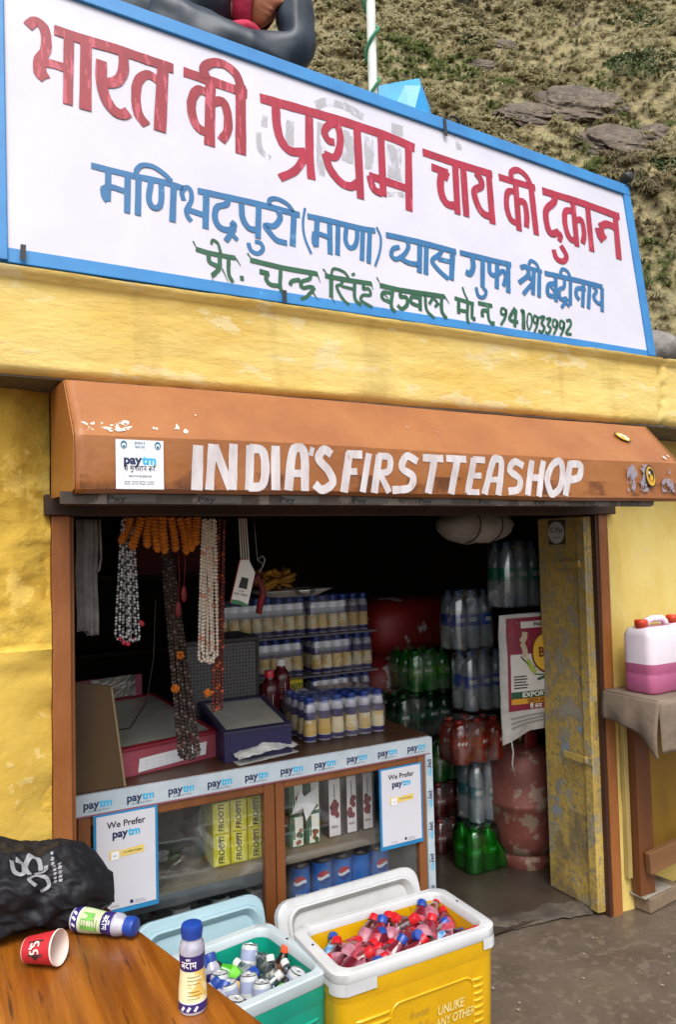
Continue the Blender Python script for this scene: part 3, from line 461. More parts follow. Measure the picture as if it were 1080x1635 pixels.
# small yellow emblem stickers
def disc(c,u,v,rx,ry,m,h,n=24): em.add([c+u*(rx*math.cos(2*math.pi*k/n))+v*(ry*math.sin(2*math.pi*k/n))+h for k in range(n)],[tuple(range(n))],m)
for c,u,v,n,rx,ry in ((Vector((2.325,1.893,1.847)),Vector((.95,0,.3)).normalized(),Vector((-.3,0,.95)).normalized(),Vector((0,-1,0)),.026,.042),(Vector((2.30,1.9+.09,2.003)),Vector((.8,-.407,-.441)).normalized(),Vector((.6,.542,.588)).normalized(),nsl,.036,.022)):
    em=MB(); c=c-AO+n*.004
    disc(c,u,v,rx,ry,1,n*.0005); disc(c,u,v,rx*.86,ry*.88,0,n*.001); disc(c+v*ry*.1+u*rx*.1,u,v,rx*.62,ry*.6,1 if n.z==0 else 2,n*.0015); disc(c-v*ry*.15,u,v,rx*.35,ry*.3,0,n*.002); disc(c+v*ry*.35-u*rx*.2,u,v,rx*.2,ry*.16,2,n*.0025)
    em.build('round_sticker',[M('sticker_yellow','c79a2c'),M('sticker_black','1d1712'),M('sticker_white','cfc6b4')],AW)
# white payment sticker with its writing
def hi(m,mp,S,s,mi,w=.10):
    for k,q in enumerate(S): m.stroke([(a*s,b*s) for a,b in q],w*s,lambda x,y,k=k: mp(x,y,.0002*(k%4)),mi)
def hindi(word):
    """strokes of a few Devanagari letters on a unit square, headline at 1"""
    L={'s':[[(.3,.95),(.3,.6),(.1,.45),(.45,.05)],[(.15,.5),(.62,.5)],[(.62,1),(.62,0)]],'bh':[[(.12,.95),(.3,1),(.28,.75),(.15,.5),(.3,.35)],[(.2,.48),(.62,.48)],[(.62,1),(.62,0)]],
     'g':[[(.3,1),(.3,.45),(.15,.4)],[(.62,1),(.62,0)]],'t':[[(.55,.55),(.25,.6),(.15,.35),(.35,.1)],[(.62,1),(.62,0)]],'n':[[(.1,.5),(.62,.5)],[(.2,.5),(.25,.35)],[(.62,1),(.62,0)]],'A':[[(.2,1),(.2,0)]],
     'k':[[(.4,1),(.4,0)],[(.4,.6),(.12,.55),(.12,.3),(.4,.3)],[(.4,.6),(.68,.55),(.7,.2)]],'r':[[(.35,1),(.45,.75),(.2,.5),(.55,.05)]],'m':[[(.2,1),(.2,.35)],[(.1,.45),(.62,.45)],[(.62,1),(.62,0)]],'b':[[(.5,.65),(.15,.6),(.15,.3),(.5,.35)],[(.62,1),(.62,0)],[(.2,.6),(.55,.35)]],'d':[[(.4,1),(.4,.75),(.15,.6),(.2,.3),(.5,.3),(.55,.05)]],'l':[[(.1,.3),(.2,.6),(.35,.5),(.35,.2)],[(.35,.5),(.55,.65)],[(.62,1),(.62,0)]],'c':[[(.1,.75),(.5,.75)],[(.2,.75),(.2,.4),(.6,.3)],[(.62,1),(.62,0)]],'h':[[(.4,1),(.4,.8),(.15,.7),(.5,.5),(.2,.3),(.5,.0)]],'y':[[(.15,.9),(.3,.7),(.15,.5),(.6,.3)],[(.62,1),(.62,0)]],'v':[[(.6,.65),(.2,.65),(.2,.3),(.6,.35)],[(.62,1),(.62,0)]],'p':[[(.15,1),(.15,.55),(.3,.4),(.6,.4)],[(.62,1),(.62,0)]],'S':[[(.15,.9),(.35,.8),(.15,.5),(.4,.1)],[(.62,1),(.62,0)]]}
    out=[];x=0;h0=0
    for ch in word.split():
        if ch=='_': 
            out.append([(h0,1),(x,1)]); x+=.45; h0=x; continue
        if ch=='e': out.append([(x-.2,1.02),(x-.45,1.35)]); continue
        if ch=='u': out.append([(x-.35,-.02),(x-.5,-.25),(x-.25,-.3),(x-.2,-.1)]); continue
        if ch=='.': out.append([(x-.22,1.28),(x-.14,1.28)]); continue
        if ch=='I': out.append([(x+.12,1),(x+.12,0)]); out.append([(x+.12,1),(x-.05,1.3),(x-.5,1.25),(x-.5,1)]); x+=.3; continue
        out+=[[(x+a,b) for a,b in q] for q in L[ch]]; x+=.42 if ch=='A' else .8
    out.append([(h0,1),(x,1)])
    return [[(a-x/2,b) for a,b in q] for q in out]
def paytm(m,size,mp,mi=(0,1),bold=.04):
    wd=[max(v[0] for v in text_verts(q,bold)[0])-min(v[0] for v in text_verts(q,bold)[0]) for q in ('pay','tm')]; tot=wd[0]+wd[1]+.06
    m.text('pay',size,lambda x,y: mp(x+(-tot/2+wd[0]/2)*size,y),mi[0],bold); m.text('tm',size,lambda x,y: mp(x+(tot/2-wd[1]/2)*size,y),mi[1],bold)
sk=MB(); sm=fr((.453-AO.x,1.8915-AO.y,1.836-AO.z))
sk.box((.393-AO.x,1.8920-AO.y,1.773-AO.z),(.513-AO.x,1.8928-AO.y,1.897-AO.z),0)
paytm(sk,.032,lambda x,y: sm(x,y,0),(1,2)); hi(sk,lambda x,y,h=0: sm(x,y-.017,h),hindi('s e _ bh u g t A n _ k r e .'),.0115,3,.13)
hi(sk,lambda x,y,h=0: sm(x,y+.05,h),hindi('s u r k S t _ h'),.005,4,.14); hi(sk,lambda x,y,h=0: sm(x,y+.040,h),hindi('p y A r _ k r e'),.005,4,.14)
hi(sk,lambda x,y,h=0: sm(x,y-.033,h),hindi('m b A l _ p e _ m e _ d y l _ bh u g t A n _ k r'),.004,3,.14)
for x in (-.04,.045):
    for k,(rx,ry,mi) in enumerate(((.008,.010,4),(.0055,.006,0),(.0035,.003,4))):
        sk.add([sm(x+rx*math.cos(2*math.pi*q/16),.048-.002*k+ry*math.sin(2*math.pi*q/16),.0003*(k+1)) for q in range(16)],[tuple(range(16))],mi)
for x in (-.032,.006):
    sk.stroke([(x-.006,-.05),(x+.006,-.05),(x+.006,-.044),(x-.006,-.044),(x-.006,-.05)],.0012,lambda a,b: sm(a,b,.0002),3,sm=False)
    for q in (0,1): sk.text('accepted' if q else 'pay here',.005,lambda a,b,x=x,q=q: sm(x+.02+a,-.051+q*.0055+b,.0002),3)
sk.build('payment_sticker',[M('sticker_paper','e3e6ee',rough=.4,k=0.85),NAVY,CYAN,BLACK,M('teal_print','2d6f86')],AW)
# ---------------------------------------------------------------- person on the roof, pole, tarpaulin
def skin(nodes,edges,sub=2):
    me=bpy.data.meshes.new('k'); names=list(nodes); me.from_pydata([nodes[k][0] for k in names],[(names.index(a),names.index(b)) for a,b in edges],[])
    o=bpy.data.objects.new('k',me); COL.objects.link(o); o.modifiers.new('s','SKIN'); sv=me.skin_vertices[0].data
    for i,k in enumerate(names): r=nodes[k][1]; sv[i].radius=(r,r) if not isinstance(r,tuple) else r; sv[i].use_root=(i==0)
    u=o.modifiers.new('u','SUBSURF'); u.levels=u.render_levels=sub
    dg=bpy.context.evaluated_depsgraph_get(); e=o.evaluated_get(dg).to_mesh(); V=[tuple(v.co) for v in e.vertices]; F=[tuple(p.vertices) for p in e.polygons]
    bpy.data.objects.remove(o); bpy.data.meshes.remove(me); return V,F
PB=Vector((.62,2.85,2.39))
PE=thing('person','person in grey rain jacket and crimson headscarf bending on the roof, one arm raised','person',PB)
n={'pel':((.62,2.86,3.16),.125),'sp':((.66,2.83,3.42),.13),'ch':((.80,2.77,3.66),.14),'nk':((.97,2.65,3.66),.052),'hd':((1.045,2.59,3.69),.06),
 'sr':((.86,2.64,3.50),.04),'er':((1.205,2.50,3.49),.034),'wr':((1.19,2.49,3.77),.028),'pr':((1.175,2.50,3.85),.03),
 'sl':((.76,2.98,3.66),.07),'el':((.95,3.10,3.38),.042),'wl':((1.10,2.98,3.24),.028),'pl':((1.15,2.95,3.18),.03),
 'hr':((.62,2.77,3.10),.085),'kr':((.72,2.74,2.76),.06),'ar':((.62,2.76,2.45),.04),'tr':((.76,2.73,2.42),.03),
 'hl':((.62,2.95,3.10),.085),'kl':((.70,2.98,2.76),.06),'al':((.60,2.98,2.45),.04),'tl':((.74,2.97,2.42),.03)}
ed=[('pel','sp'),('sp','ch'),('ch','nk'),('nk','hd'),('ch','sr'),('sr','er'),('er','wr'),('wr','pr'),('ch','sl'),('sl','el'),('el','wl'),('wl','pl'),('pel','hr'),('hr','kr'),('kr','ar'),('ar','tr'),('pel','hl'),('hl','kl'),('kl','al'),('al','tl')]
fing=MB()
for base,dirv,side in (((1.172,2.50,3.87),Vector((-.10,.10,.95)),Vector((.8,.5,0))),((1.17,2.94,3.155),Vector((.5,-.1,-.8)),Vector((.2,.95,0)))):
    dirv=dirv.normalized(); side=(side-dirv*side.dot(dirv)).normalized(); pn_=dirv.cross(side)
    for k,(o_,ln) in enumerate(((-.03,.062),(-.01,.072),(.01,.068),(.029,.052))):
        p0=Vector(base)+side*o_; fing.tube([p0-dirv*.03,p0+dirv*ln*.4,p0+dirv*ln*.75+pn_*.012,p0+dirv*ln+pn_*.03],[.011,.009,.008,.006],8)
    p0=Vector(base)-side*.03-dirv*.03; fing.tube([p0,p0-side*.022+dirv*.02+pn_*.012,p0-side*.03+dirv*.045+pn_*.02],[.012,.0095,.007],8)
SKIN=M('skin','a8694a','97593c',sc=20,rough=.55)
V,F=skin(n,ed); bd=MB(); bd.add(V,F); bd.add(fing.v,fing.f)
FW=Vector((.56,-.79,-.24)).normalized(); UP=(Vector((.2,-.1,1))-FW*Vector((.25,-.1,1)).dot(FW)).normalized(); SD=FW.cross(UP); HC=Vector((1.078,2.56,3.70))
def headp(u,v,grow=0):
    t=math.pi*v; a=2*math.pi*u; x=math.sin(t)*math.cos(a); y=math.sin(t)*math.sin(a); z=math.cos(t)
    d=.092+.0*x; p=[x*.094,y*.074*(1-.18*max(0,-z)),z*.118]
    g=lambda cy,cz,sy,sz: math.exp(-((p[1]-cy)/sy)**2-((p[2]-cz)/sz)**2) if x>0 else 0
    p[0]+=.026*g(0,-.022,.013,.02)+.012*g(0,.005,.009,.03)+.010*g(0,-.062,.024,.008)+.009*g(0,-.076,.02,.008)-.007*g(0,-.069,.028,.003)+.012*g(0,-.1,.025,.018)-.010*g(.03,.012,.016,.011)-.010*g(-.03,.012,.016,.011)+.006*g(0,.035,.05,.012)
    if x<-.2: p[0]*=1.08
    q=Vector(p); q*= (1+grow); return HC+FW*q.x+SD*q.y+UP*q.z
bd.grid(lambda u,v: headp(u,v),72,56)
for s in (1,-1):
    c=HC+SD*.074*s-FW*.005; bd.ball(c,.03,10,8,sc=(.55,.4,1))
    bd.ball(HC+FW*.0785+SD*.030*s+UP*.012,.0105,10,8,1); bd.ball(HC+FW*.0870+SD*.0305*s+UP*.012,.0038,8,6,2)
bd.v=[tuple(Vector(v)-PB) for v in bd.v]; lipc=HC+FW*.093-UP*.069-PB; bd.add([lipc+FW*(.010-.010*abs(math.cos(a)))+SD*.024*math.cos(a)+UP*.006*math.sin(a) for a in [k*math.pi/8 for k in range(16)]],[tuple(range(16))],3)
bd.build('body',[SKIN,M('eye_white','d8d2ca'),M('eye_dark','1a1210'),M('lips','5f2a24',rough=.5)],PE,smooth=True)
JK=M('rain_jacket','222f3d','1a2430',sc=7,rough=.52,bump=.016,bsc=7,st=(1,1,.6),ridge=1)
RING=[((.54,2.88,3.02),.20,.15),((.57,2.87,3.20),.22,.165),((.62,2.85,3.38),.245,.175),((.69,2.81,3.54),.255,.18),((.77,2.77,3.67),.235,.17),((.84,2.72,3.71),.205,.16),((.92,2.67,3.71),.19,.155),((.985,2.635,3.70),.15,.125)]
def ringp(k,q,g=1):
    c,a,b=RING[k]; p0=Vector(RING[max(0,k-1)][0]); p1=Vector(RING[min(len(RING)-1,k+1)][0]); d=(p1-p0).normalized(); sd=d.cross(Vector((.35,.93,0))).normalized(); nr=sd.cross(d); return Vector(c)+sd*a*g*math.cos(q)+nr*b*g*math.sin(q)
jk=MB(); jk.loft([[ringp(k,2*math.pi*q/28) for q in range(28)] for k in range(len(RING))],cap0=True,cap1=True)
jk.tube([(.72,2.73,3.56),(.82,2.65,3.50),(.92,2.58,3.455),(1.02,2.54,3.44),(1.12,2.515,3.455),(1.185,2.50,3.475),(1.215,2.50,3.53),(1.205,2.495,3.62),(1.195,2.49,3.70),(1.19,2.49,3.76)],[.17,.15,.12,.098,.086,.080,.076,.068,.06,.052],20)
jk.tube([(.90,2.68,3.705),(.96,2.64,3.70),(1.01,2.61,3.69)],[.185,.15,.112],20)
jk.tube([(.72,2.93,3.60),(.78,3.0,3.52),(.88,3.07,3.42),(.95,3.10,3.37),(1.03,3.04,3.30),(1.09,2.985,3.25)],[.12,.11,.09,.08,.07,.055],18)
V,F=jk.v,jk.f
def crease(v):
    x,y,z=v; d=.030*(float(vnoise(x*9+z*3,y*9+z*9,3,4))-.5)+.014*math.sin(z*38+x*20+3*float(vnoise(x*5,z*5,2)))*float(vnoise(x*7,z*6,9,2))
    c=Vector((.8,2.78,3.5)); q=(Vector(v)-c).normalized(); return tuple(Vector(v)+q*d-PB)
jm=MB(); jm.add(V,F); jo=jm.build('jacket',JK,PE,smooth=True,sub=2)
jo.location=-PB; bpy.context.view_layer.update(); dg=bpy.context.evaluated_depsgraph_get(); nm=bpy.data.meshes.new_from_object(jo.evaluated_get(dg)); jo.modifiers.clear(); jo.data=nm; jo.location=(0,0,0)
for v in nm.vertices: v.co=Vector(crease(v.co))
for q in (4.4,):
    sm_=MB(); sm_.tube([ringp(k,q,1.012)-PB for k in range(1,5)],.0022,6); sm_.build('jacket_seam',M('dark_seam','1d2229'),PE)
tr_={k:(n[k][0],(n[k][1][0] if isinstance(n[k][1],tuple) else n[k][1])*1.18) for k in ('pel','hr','kr','ar','hl','kl','al')}
V,F=skin(tr_,[('pel','hr'),('hr','kr'),('kr','ar'),('pel','hl'),('hl','kl'),('kl','al')]); t=MB(); t.add([tuple(Vector(v)-PB) for v in V],F); t.build('trousers',M('black_cloth','1c1d22'),PE,smooth=True)
sf=MB()
def scarf(u,v):
    a=.19+.62*u; p=headp(a,.02+v*.9,.13+.05*float(vnoise(u*9,v*9,3))); return p-PB
sf.grid(scarf,40,30)
sf.tube([HC-UP*.165+FW*(.055*math.cos(a)-.01)+SD*.075*math.sin(a)-PB+UP*.01*math.sin(a*3) for a in [math.radians(k*15) for k in range(25)]],.024,10)
sf.build('headscarf',M('crimson_cloth','b01840','8a1030',sc=14,rough=.8,bump=.004,bsc=30),PE,smooth=True,solid=.004)
PO=thing('flag_pole','white painted pole on the roof with a green ribbon wound round it','pole',(1.855,3.0,2.39))
m=MB(); m.lathe([(.022,0),(.022,2.3),(.0,2.3)],14); m.lathe([(.0235,1.36),(.0235,1.385)],14,1); m.build('shaft',[M('white_pole_paint','c9cdc9','a9b0a8',sc=8,rough=.5,c3='7d6b62',thr=.66,sc3=9,st=(1,1,.4)),M('dark_band','23301f')],PO,smooth=True)
m=MB(); m.tube([((.026+.012*max(0,math.sin(k*.7)))*math.cos(k*.36+1.2),(.027)*math.sin(k*.36+1.2),1.28+k*.0145) for k in range(70)],.0085,6); m.build('ribbon',M('green_ribbon','2d7a52','1f6a45',sc=20),PO)
tp=MB(); tp.v=[]
T0=[(1.560,2.5,3.35),(1.575,2.5,3.428),(1.742,2.5,3.518),(1.768,2.52,3.40),(1.80,2.56,3.30)]
tp.add([(1.54,2.48,3.2),(1.568,2.5,3.432),(1.655,2.47,3.445),(1.742,2.52,3.522),(1.70,2.44,3.44),(1.772,2.5,3.41),(1.755,2.46,3.32),(1.80,2.52,3.2),(1.66,2.44,3.3),(1.76,2.62,3.45),(1.62,2.6,3.40),(1.7,2.62,3.2)],
 [(0,1,2,8),(1,3,2),(2,3,4),(3,5,4),(2,4,8),(4,5,6),(4,6,8),(6,5,7),(1,10,3),(10,9,3),(3,9,5),(9,11,7,5),(10,11,9)])
tp.v=[(1.54+(x-1.54)*1.22,y,3.2+(z-3.2)*1.13) for x,y,z in tp.v]
tp=tp.build('tarpaulin',M('blue_tarp','2a9fe0','1f86c9',sc=8,rough=.35),solid=.003); tag(tp,'bright blue folded tarpaulin sticking up behind the signboard','tarpaulin')
# ---------------------------------------------------------------- counter with glass cabinet
WOOD=M('cabinet_wood','84502a','6b3c1a',sc=5,rough=.45,bump=.0015,bsc=60,st=(1,1,.12)); TOPW=M('counter_top_wood','4f3423','3a2518',sc=6,rough=.4,st=(.2,1,1))
STRIP=M('sticker_strip','bcc6cd','a9b7c0',sc=9,rough=.35); GLASS=clear('cabinet_glass',(.98,.99,.98),.035,.4,.03,dirt_haze=.07); DUST=M('dusty_shelf','7d7060','5f5448',sc=6,rough=.8)
CT=thing('display_counter','brown wooden shop counter with glass front and a strip of payment stickers','counter',(1.0,2.565,0)); CO=Vector((1.0,2.565,0))
def cp(mb,name,mats,parent=CT,**k): mb.v=[tuple(Vector(v)-CO) for v in mb.v]; return mb.build(name,mats,parent,**k)
cp(MB().box((-.1,2.57,.818),(1.775,3.2,.84)),'counter_top',TOPW,bevel=.003)
m=MB(); m.box((.2,2.5565,.768),(1.768,2.568,.838),0); m.box((.2,2.555,.768),(1.768,2.5562,.773),3)
cx=fr((0,2.5560,.80))
for i in range(10):
    x=.462+i*.138; paytm(m,.036,lambda a,b,x=x: cx(x+a,-.007+b),(1,2),.03); m.text('Accepted Here',.011,lambda a,b,x=x: cx(x+.004+a,-.019+b),4)
cp(m,'sticker_strip',[STRIP,NAVY,CYAN,M('strip_edge','8a5560'),M('grey_print','55606e')])
m=MB(); m.box((1.745,2.556,.05),(1.777,3.19,.768),0); m.box((1.745,2.5555,.05),(1.7775,2.5558,.835),0); m.box((1.7772,2.57,.05),(1.7785,2.64,.835),0)
for i in range(5): 
    q=fr((1.765,2.5552,.715-i*.125),(0,0,-1),(1,0,0)); paytm(m,.026,lambda a,b,q=q: q(a,b-.006),(1,2),.03); m.text('Accepted Here',.009,lambda a,b,q=q: q(a,b-.016),3)
cp(m,'end_panel',[STRIP,NAVY,CYAN,M('grey_print','55606e')])
def framepart(x0,x1,z0,z1,wd):
    f=MB(); y0,y1=2.562,2.592
    f.box((x0,y0,z0),(x0+wd,y1,z1)); f.box((x1-wd,y0,z0),(x1,y1,z1)); f.box((x0+wd,y0+.001,z1-wd*.75),(x1-wd,y1,z1)); f.box((x0+wd,y0+.001,z0),(x1-wd,y1,z0+wd)); 
    f=cp(f,'cabinet_door',WOOD,bevel=.004)
    gl=MB().box((x0+wd,2.574,z0+wd),(x1-wd,2.577,z1-wd*.75)); gl.v=[tuple(Vector(v)-CO) for v in gl.v]; gl.build('glass_pane',GLASS,f); return f
framepart(.40,1.085,.06,.766,.042); framepart(1.088,1.744,.06,.766,.036)
m=MB(); m.box((-.1,2.566,0),(.398,2.6,.766)); m.box((.4,2.6,0),(1.744,2.62,.058)); cp(m,'plinth',WOOD)
m=MB(); m.box((.38,2.605,.445),(1.74,3.1,.468)); m.box((.38,2.604,.40),(1.08,2.612,.4445),1); cp(m,'shelf',[DUST,M('shelf_lip','4a4d52')])
m=MB(); m.box((.38,2.605,.06),(1.74,3.1,.10)); cp(m,'cabinet_floor',DUST)
m=MB(); m.box((.38,3.1,.06),(1.74,3.12,.818)); m.box((1.07,2.6,.1),(1.09,3.1,.444)); m.box((1.07,2.6,.469),(1.09,3.1,.818)); m.box((-.1,3.1,.0),(.38,3.12,.818)); cp(m,'back_panel',M('cabinet_back','5a4c40','43382f',sc=4,rough=.8))
# posters
PAPER=M('poster_paper','cfced6',rough=.3)
def poster(x0,x1,z0,z1,lb,y=2.552,tilt=0):
    t=thing('payment_poster',lb,'poster',(x0,y,z0),0,'payment posters on the cabinet glass'); w,h=x1-x0,z1-z0; k=w/.21
    m=MB(); m.box((0,0,0),(w,.004,h),1); m.box((.009*k,-.0012,.016*k),(w-.009*k,-.0002,h-.006*k),0); m.build('board',[PAPER,M('poster_blue','2a86bd','1f6f9f',sc=5,rough=.35)],t)
    PM=[BLACK,NAVY,CYAN,M('poster_yellow','e0c46a'),M('poster_white','e9e9ee')]
    m=MB(); q=fr((w/2,-.0020,h-.06*k)); m.text('We Prefer',.029*k,lambda a,b: q(a,b+.012*k),0,.018); paytm(m,.036*k,lambda a,b: q(a,b-.021*k),(1,2),.035)
    m.build('heading_print',PM,t); m=MB(); q2=fr((w/2,-.0020,h-.135*k)); m.add([q2(*p) for p in ((-.02*k,-.012*k),(.058*k,-.008*k),(.058*k,.016*k),(-.02*k,.010*k))],[(0,1,2,3)],3)
    m.add([q2(a,b,.0003) for a,b in ((-.056*k,-.016*k),(-.022*k,-.016*k),(-.022*k,.014*k),(-.056*k,.014*k))],[(0,1,2,3)],3); m.add([q2(a,b,.0006) for a,b in ((-.05*k,-.018*k),(-.024*k,-.018*k),(-.024*k,.010*k),(-.05*k,.010*k))],[(0,1,2,3)],4)
    m.text('no wallet charges',.0085*k,lambda a,b: q2(a+.02*k,b,.0006),0,.01); m.text('pay',.008*k,lambda a,b: q2(a-.037*k,b-.006*k,.0009),0)
    m.build('offer_banner',PM,t); m=MB(); q3=fr((w/2,-.0020,.024*k)); m.box((.012*k,-.0026,.022*k),(.012*k,-.0026,.022*k)) if False else None
    m.add([q3(a,b) for a,b in ((.01*k,0),(.02*k,0),(.02*k,.011*k),(.01*k,.011*k))],[(0,1,2,3)],1); m.text('powered by',.006*k,lambda a,b: q3(a+.042*k,b+.005*k),0); m.text('payments bank',.006*k,lambda a,b: q3(a+.045*k,b-.002*k),0); m.text('terms apply',.006*k,lambda a,b: q3(a-.04*k,b),0)
    m.build('footer_print',PM,t); return t
poster(.447,.655,.445,.768,'larger blue edged white payment poster, on the left glass above the black bag')
poster(1.522,1.722,.432,.744,'smaller blue edged white payment poster, on the right glass beside the doorway')
# ---------------------------------------------------------------- in the cabinet
WRAP=clear('shrink_wrap',(.98,.98,1),.09,.7,.10,dirt_haze=.22)
def carton(w,d,h,mats,txt=None,vert=True):
    m=MB().box((0,0,0),(w,d,h),0); return m
fp=thing('juice_carton_pack','yellow shrink wrapped pack of small mango drink cartons on the left cabinet shelf','juice pack',(.876,2.655,.469),0)
for r in range(2):
    for c in range(3):
        for dd in range(2):
            m=MB(); w,h=.062,.112; m.box((0,0,0),(w,.048,h),0)
            if dd==0:
                m.add([(x,-.0006,z) for x,z in ((.006,.006),(w-.004,.002),(w-.016,h*.5),(w-.004,h-.004),(.010,h-.004),(.016,h*.5))],[tuple(range(6))],1)
                m.text('FROOTI',.030,fr((.040,-.0012,h/2),(0,0,1),(-1,0,0)),2,.02,shear=.15,sx=.92)
                if (r,c)!=(1,0): m.add([(x,-.0017,z) for x,z in ((.018,.098),(.026,.104),(.034,.06),(.028,.055))],[(0,1,2,3)],3); m.add([(x,-.0019,z) for x,z in ((.022,.096),(.024,.098),(.032,.062),(.030,.060))],[(0,1,2,3)],2)
            m.build('juice_carton',[M('mango_yellow','e6de24','cfc81c',sc=8,rough=.4),M('pale_yellow','efe895',rough=.4),BLACK,M('straw_grey','9a9ba0')],fp,loc=(.008+c*.067,.006+dd*.052,.002+r*.114),bevel=.002)
m=MB(); m.grid(lambda u,v:(u*.21,-.002-.003*float(vnoise(u*9,v*8,3)),v*.235),16,16); m.grid(lambda u,v:(-.002-.004*float(vnoise(u*5,v*9,2)),v*.115,u*.235),14,8); m.build('wrap',clear('yellow_wrap',(.97,.97,.75),.05,.4,.15),fp,smooth=True)
m=MB(); m.lathe([(0,0),(.085,.0),(.10,.004),(.118,.012),(.122,.012),(.122,.008),(.10,-.004),(0,-.004)],40,cap=False,T=Matrix.Translation((.985,2.80,.592))@Matrix.Rotation(math.radians(82),4,'X')@Matrix.Rotation(.1,4,'Y'))
tag(m.build('steel_plate',M('dull_steel','8e8578','746b60',sc=6,rough=.4,metal=.3),smooth=True),'round steel plate standing behind the yellow juice cartons','plate')
LB4=['lower left green and white drink carton on the right cabinet shelf','lower right green and white drink carton beside the plum boxes','upper left green and white drink carton behind torn white paper','upper right green and white drink carton behind torn white paper']
for i,(x,z) in enumerate(((1.192,.469),(1.262,.469),(1.192,.592),(1.262,.592))):
    m=MB(); m.box((0,0,0),(.060,.05,.118),0); m.add([(a,-.0007,b) for a,b in ((.012,.004),(.056,.004),(.056,.112),(.018,.112))],[(0,1,2,3)],1); m.box((.016,-.0016,.03),(.022,-.0009,.108),0)
    for k in range(7): a=.03+.018*random.random(); b=.012+.05*random.random(); m.add([(a+.009*math.cos(q),-.0012-.0002*k,b+.009*math.sin(q)) for q in [j*math.pi/5 for j in range(10)]],[tuple(range(10))],2 if k%3 else 0)
    o=m.build('drink_carton',[M('carton_green','2c5c3a'),M('carton_white','e0e2da'),M('fruit_orange','8d4a2c')],loc=(x,2.675,z+.001),bevel=.002); tag(o,LB4[i],'drink carton','green and white drink cartons')
m=MB(); m.add([(1.195,2.662,.60),(1.23,2.655,.69),(1.25,2.66,.66),(1.30,2.657,.69),(1.31,2.665,.63),(1.262,2.66,.58),(1.25,2.65,.57),(1.24,2.655,.62)],[(0,1,2,7),(2,3,4,7),(4,5,6,7)]); tag(m.build('torn_paper',M('white_paper','d9d9dc'),solid=.001),'torn piece of white paper in front of the green cartons','paper')
for i,(x,w_) in enumerate(((1.366,.066),(1.447,.058),(1.522,.058))):
    t=MB(); h=.228; t.box((0,0,0),(w_,.055,h),0); t.add([(a,-.0008,b) for a,b in ((.004,.004),(w_-.012,.004),(w_-.012,h-.003),(.004,h-.003))],[(0,1,2,3)],1)
    for k in range(12): a=w_*.42+random.uniform(-.012,.012); b=.105+random.uniform(-.034,.034); r=.010; t.add([(a+r*math.cos(q),-.0012-.0002*k,b+r*1.2*math.sin(q)) for q in [j*math.pi/5 for j in range(10)]],[tuple(range(10))],2 if k%4 else 3)
    t.box((w_*.40,-.0014,.15),(w_*.45,-.0009,.205),0); t.text('litchi',.014,fr((w_*.42,-.0011,.035)),3,.02)
    o=t.build('juice_box',[M('plum_side','3a2a2c','241b1d',sc=14,rough=.4),M('box_white','e0dadd',rough=.35),M('plum_fruit','7a2438'),M('plum_dark','55182a')],loc=(x,2.69,.4695),bevel=.002)
    tag(o,('tall juice box with plum picture, nearest the green cartons','middle tall juice box with plum picture on the cabinet shelf','tall juice box with plum picture, nearest the payment poster')[i],'juice box','tall plum juice boxes')
# generic bottles --------------------------------------------------------
PET=clear('clear_plastic',(.93,.95,.97),.10,.7,.08); 
def bot(prof,ms,n=18,label=None): m=MB(); m.lathe(prof,n,ms); return m
COLA=M('cola_dark','1c0d0a',rough=.15); LBLUE=M('label_blue','2a72cc','2263b4',sc=6,rough=.35)
colab=MB(); colab.lathe([(.028,0),(.040,.012),(.041,.17),(.041,.290),(.040,.297),(.035,.308),(.022,.322),(.014,.328),(.014,.332)],24,[0,0,1,0,0,0,0,0]); colab.lathe([(.0155,.330),(.0155,.340)],16,2)
cm=cylm(.0414,-math.pi/2-.5,.165)
for k,(a0,a1,mi) in enumerate(((0,1,3),)):
    pass
def capseg(f0,f1,mi,R=.026,off=.0003):
    # horizontal band of a disc between two wavy lines, wrapped on the bottle
    N=20; xs=[-R*math.sqrt(max(0,1-0))*math.cos(math.pi*k/N) for k in range(N+1)]; top=[];bt=[]
    for x in xs:
        e=math.sqrt(max(0,R*R-x*x)); wv=.18*R*math.sin(x/R*2.6); top.append((x,max(-e,min(e,f1*R+wv)) if f1<1 else e)); bt.append((x,max(-e,min(e,f0*R+wv)) if f0>-1 else -e))
    m2=cylm(.0412+off,-math.pi/2-.35,.236)
    for i in range(N): colab.add([m2(*bt[i]),m2(*bt[i+1]),m2(*top[i+1]),m2(*top[i])],[(0,1,2,3)],mi)
capseg(-1.01,-.22,4); capseg(-.22,.22,3); capseg(.22,1.01,5)
colab.text('pepsi',.020,lambda x,y: cylm(.0416,-math.pi/2-.35,.186)(x,y),3,.02)
COLM=[COLA,LBLUE,M('cap_blue','1d4a9e',rough=.4),M('emblem_white','dfe2ea'),M('emblem_blue','123f8f'),M('emblem_red','b3202c')]
c0=colab.build('cola_bottle',COLM,loc=(1.24,2.70,.102),smooth=True); c0.data.set_sharp_from_angle(angle=.7)
CL=['cola bottle with blue label, leftmost in the lower right cabinet','second cola bottle from the cabinet divider','middle cola bottle of the five in the lower cabinet','cola bottle with its label turned to the back','cola bottle under the payment poster in the right cabinet']
tag(c0,CL[0],'cola bottle','blue labelled cola bottles in the cabinet')
for i,(x,rz) in enumerate(((1.335,.15),(1.42,.2),(1.50,2.6),(1.585,.3))):
    dup(c0,(x,2.70-.006*i,.102),(0,0,rz),CL[i+1])
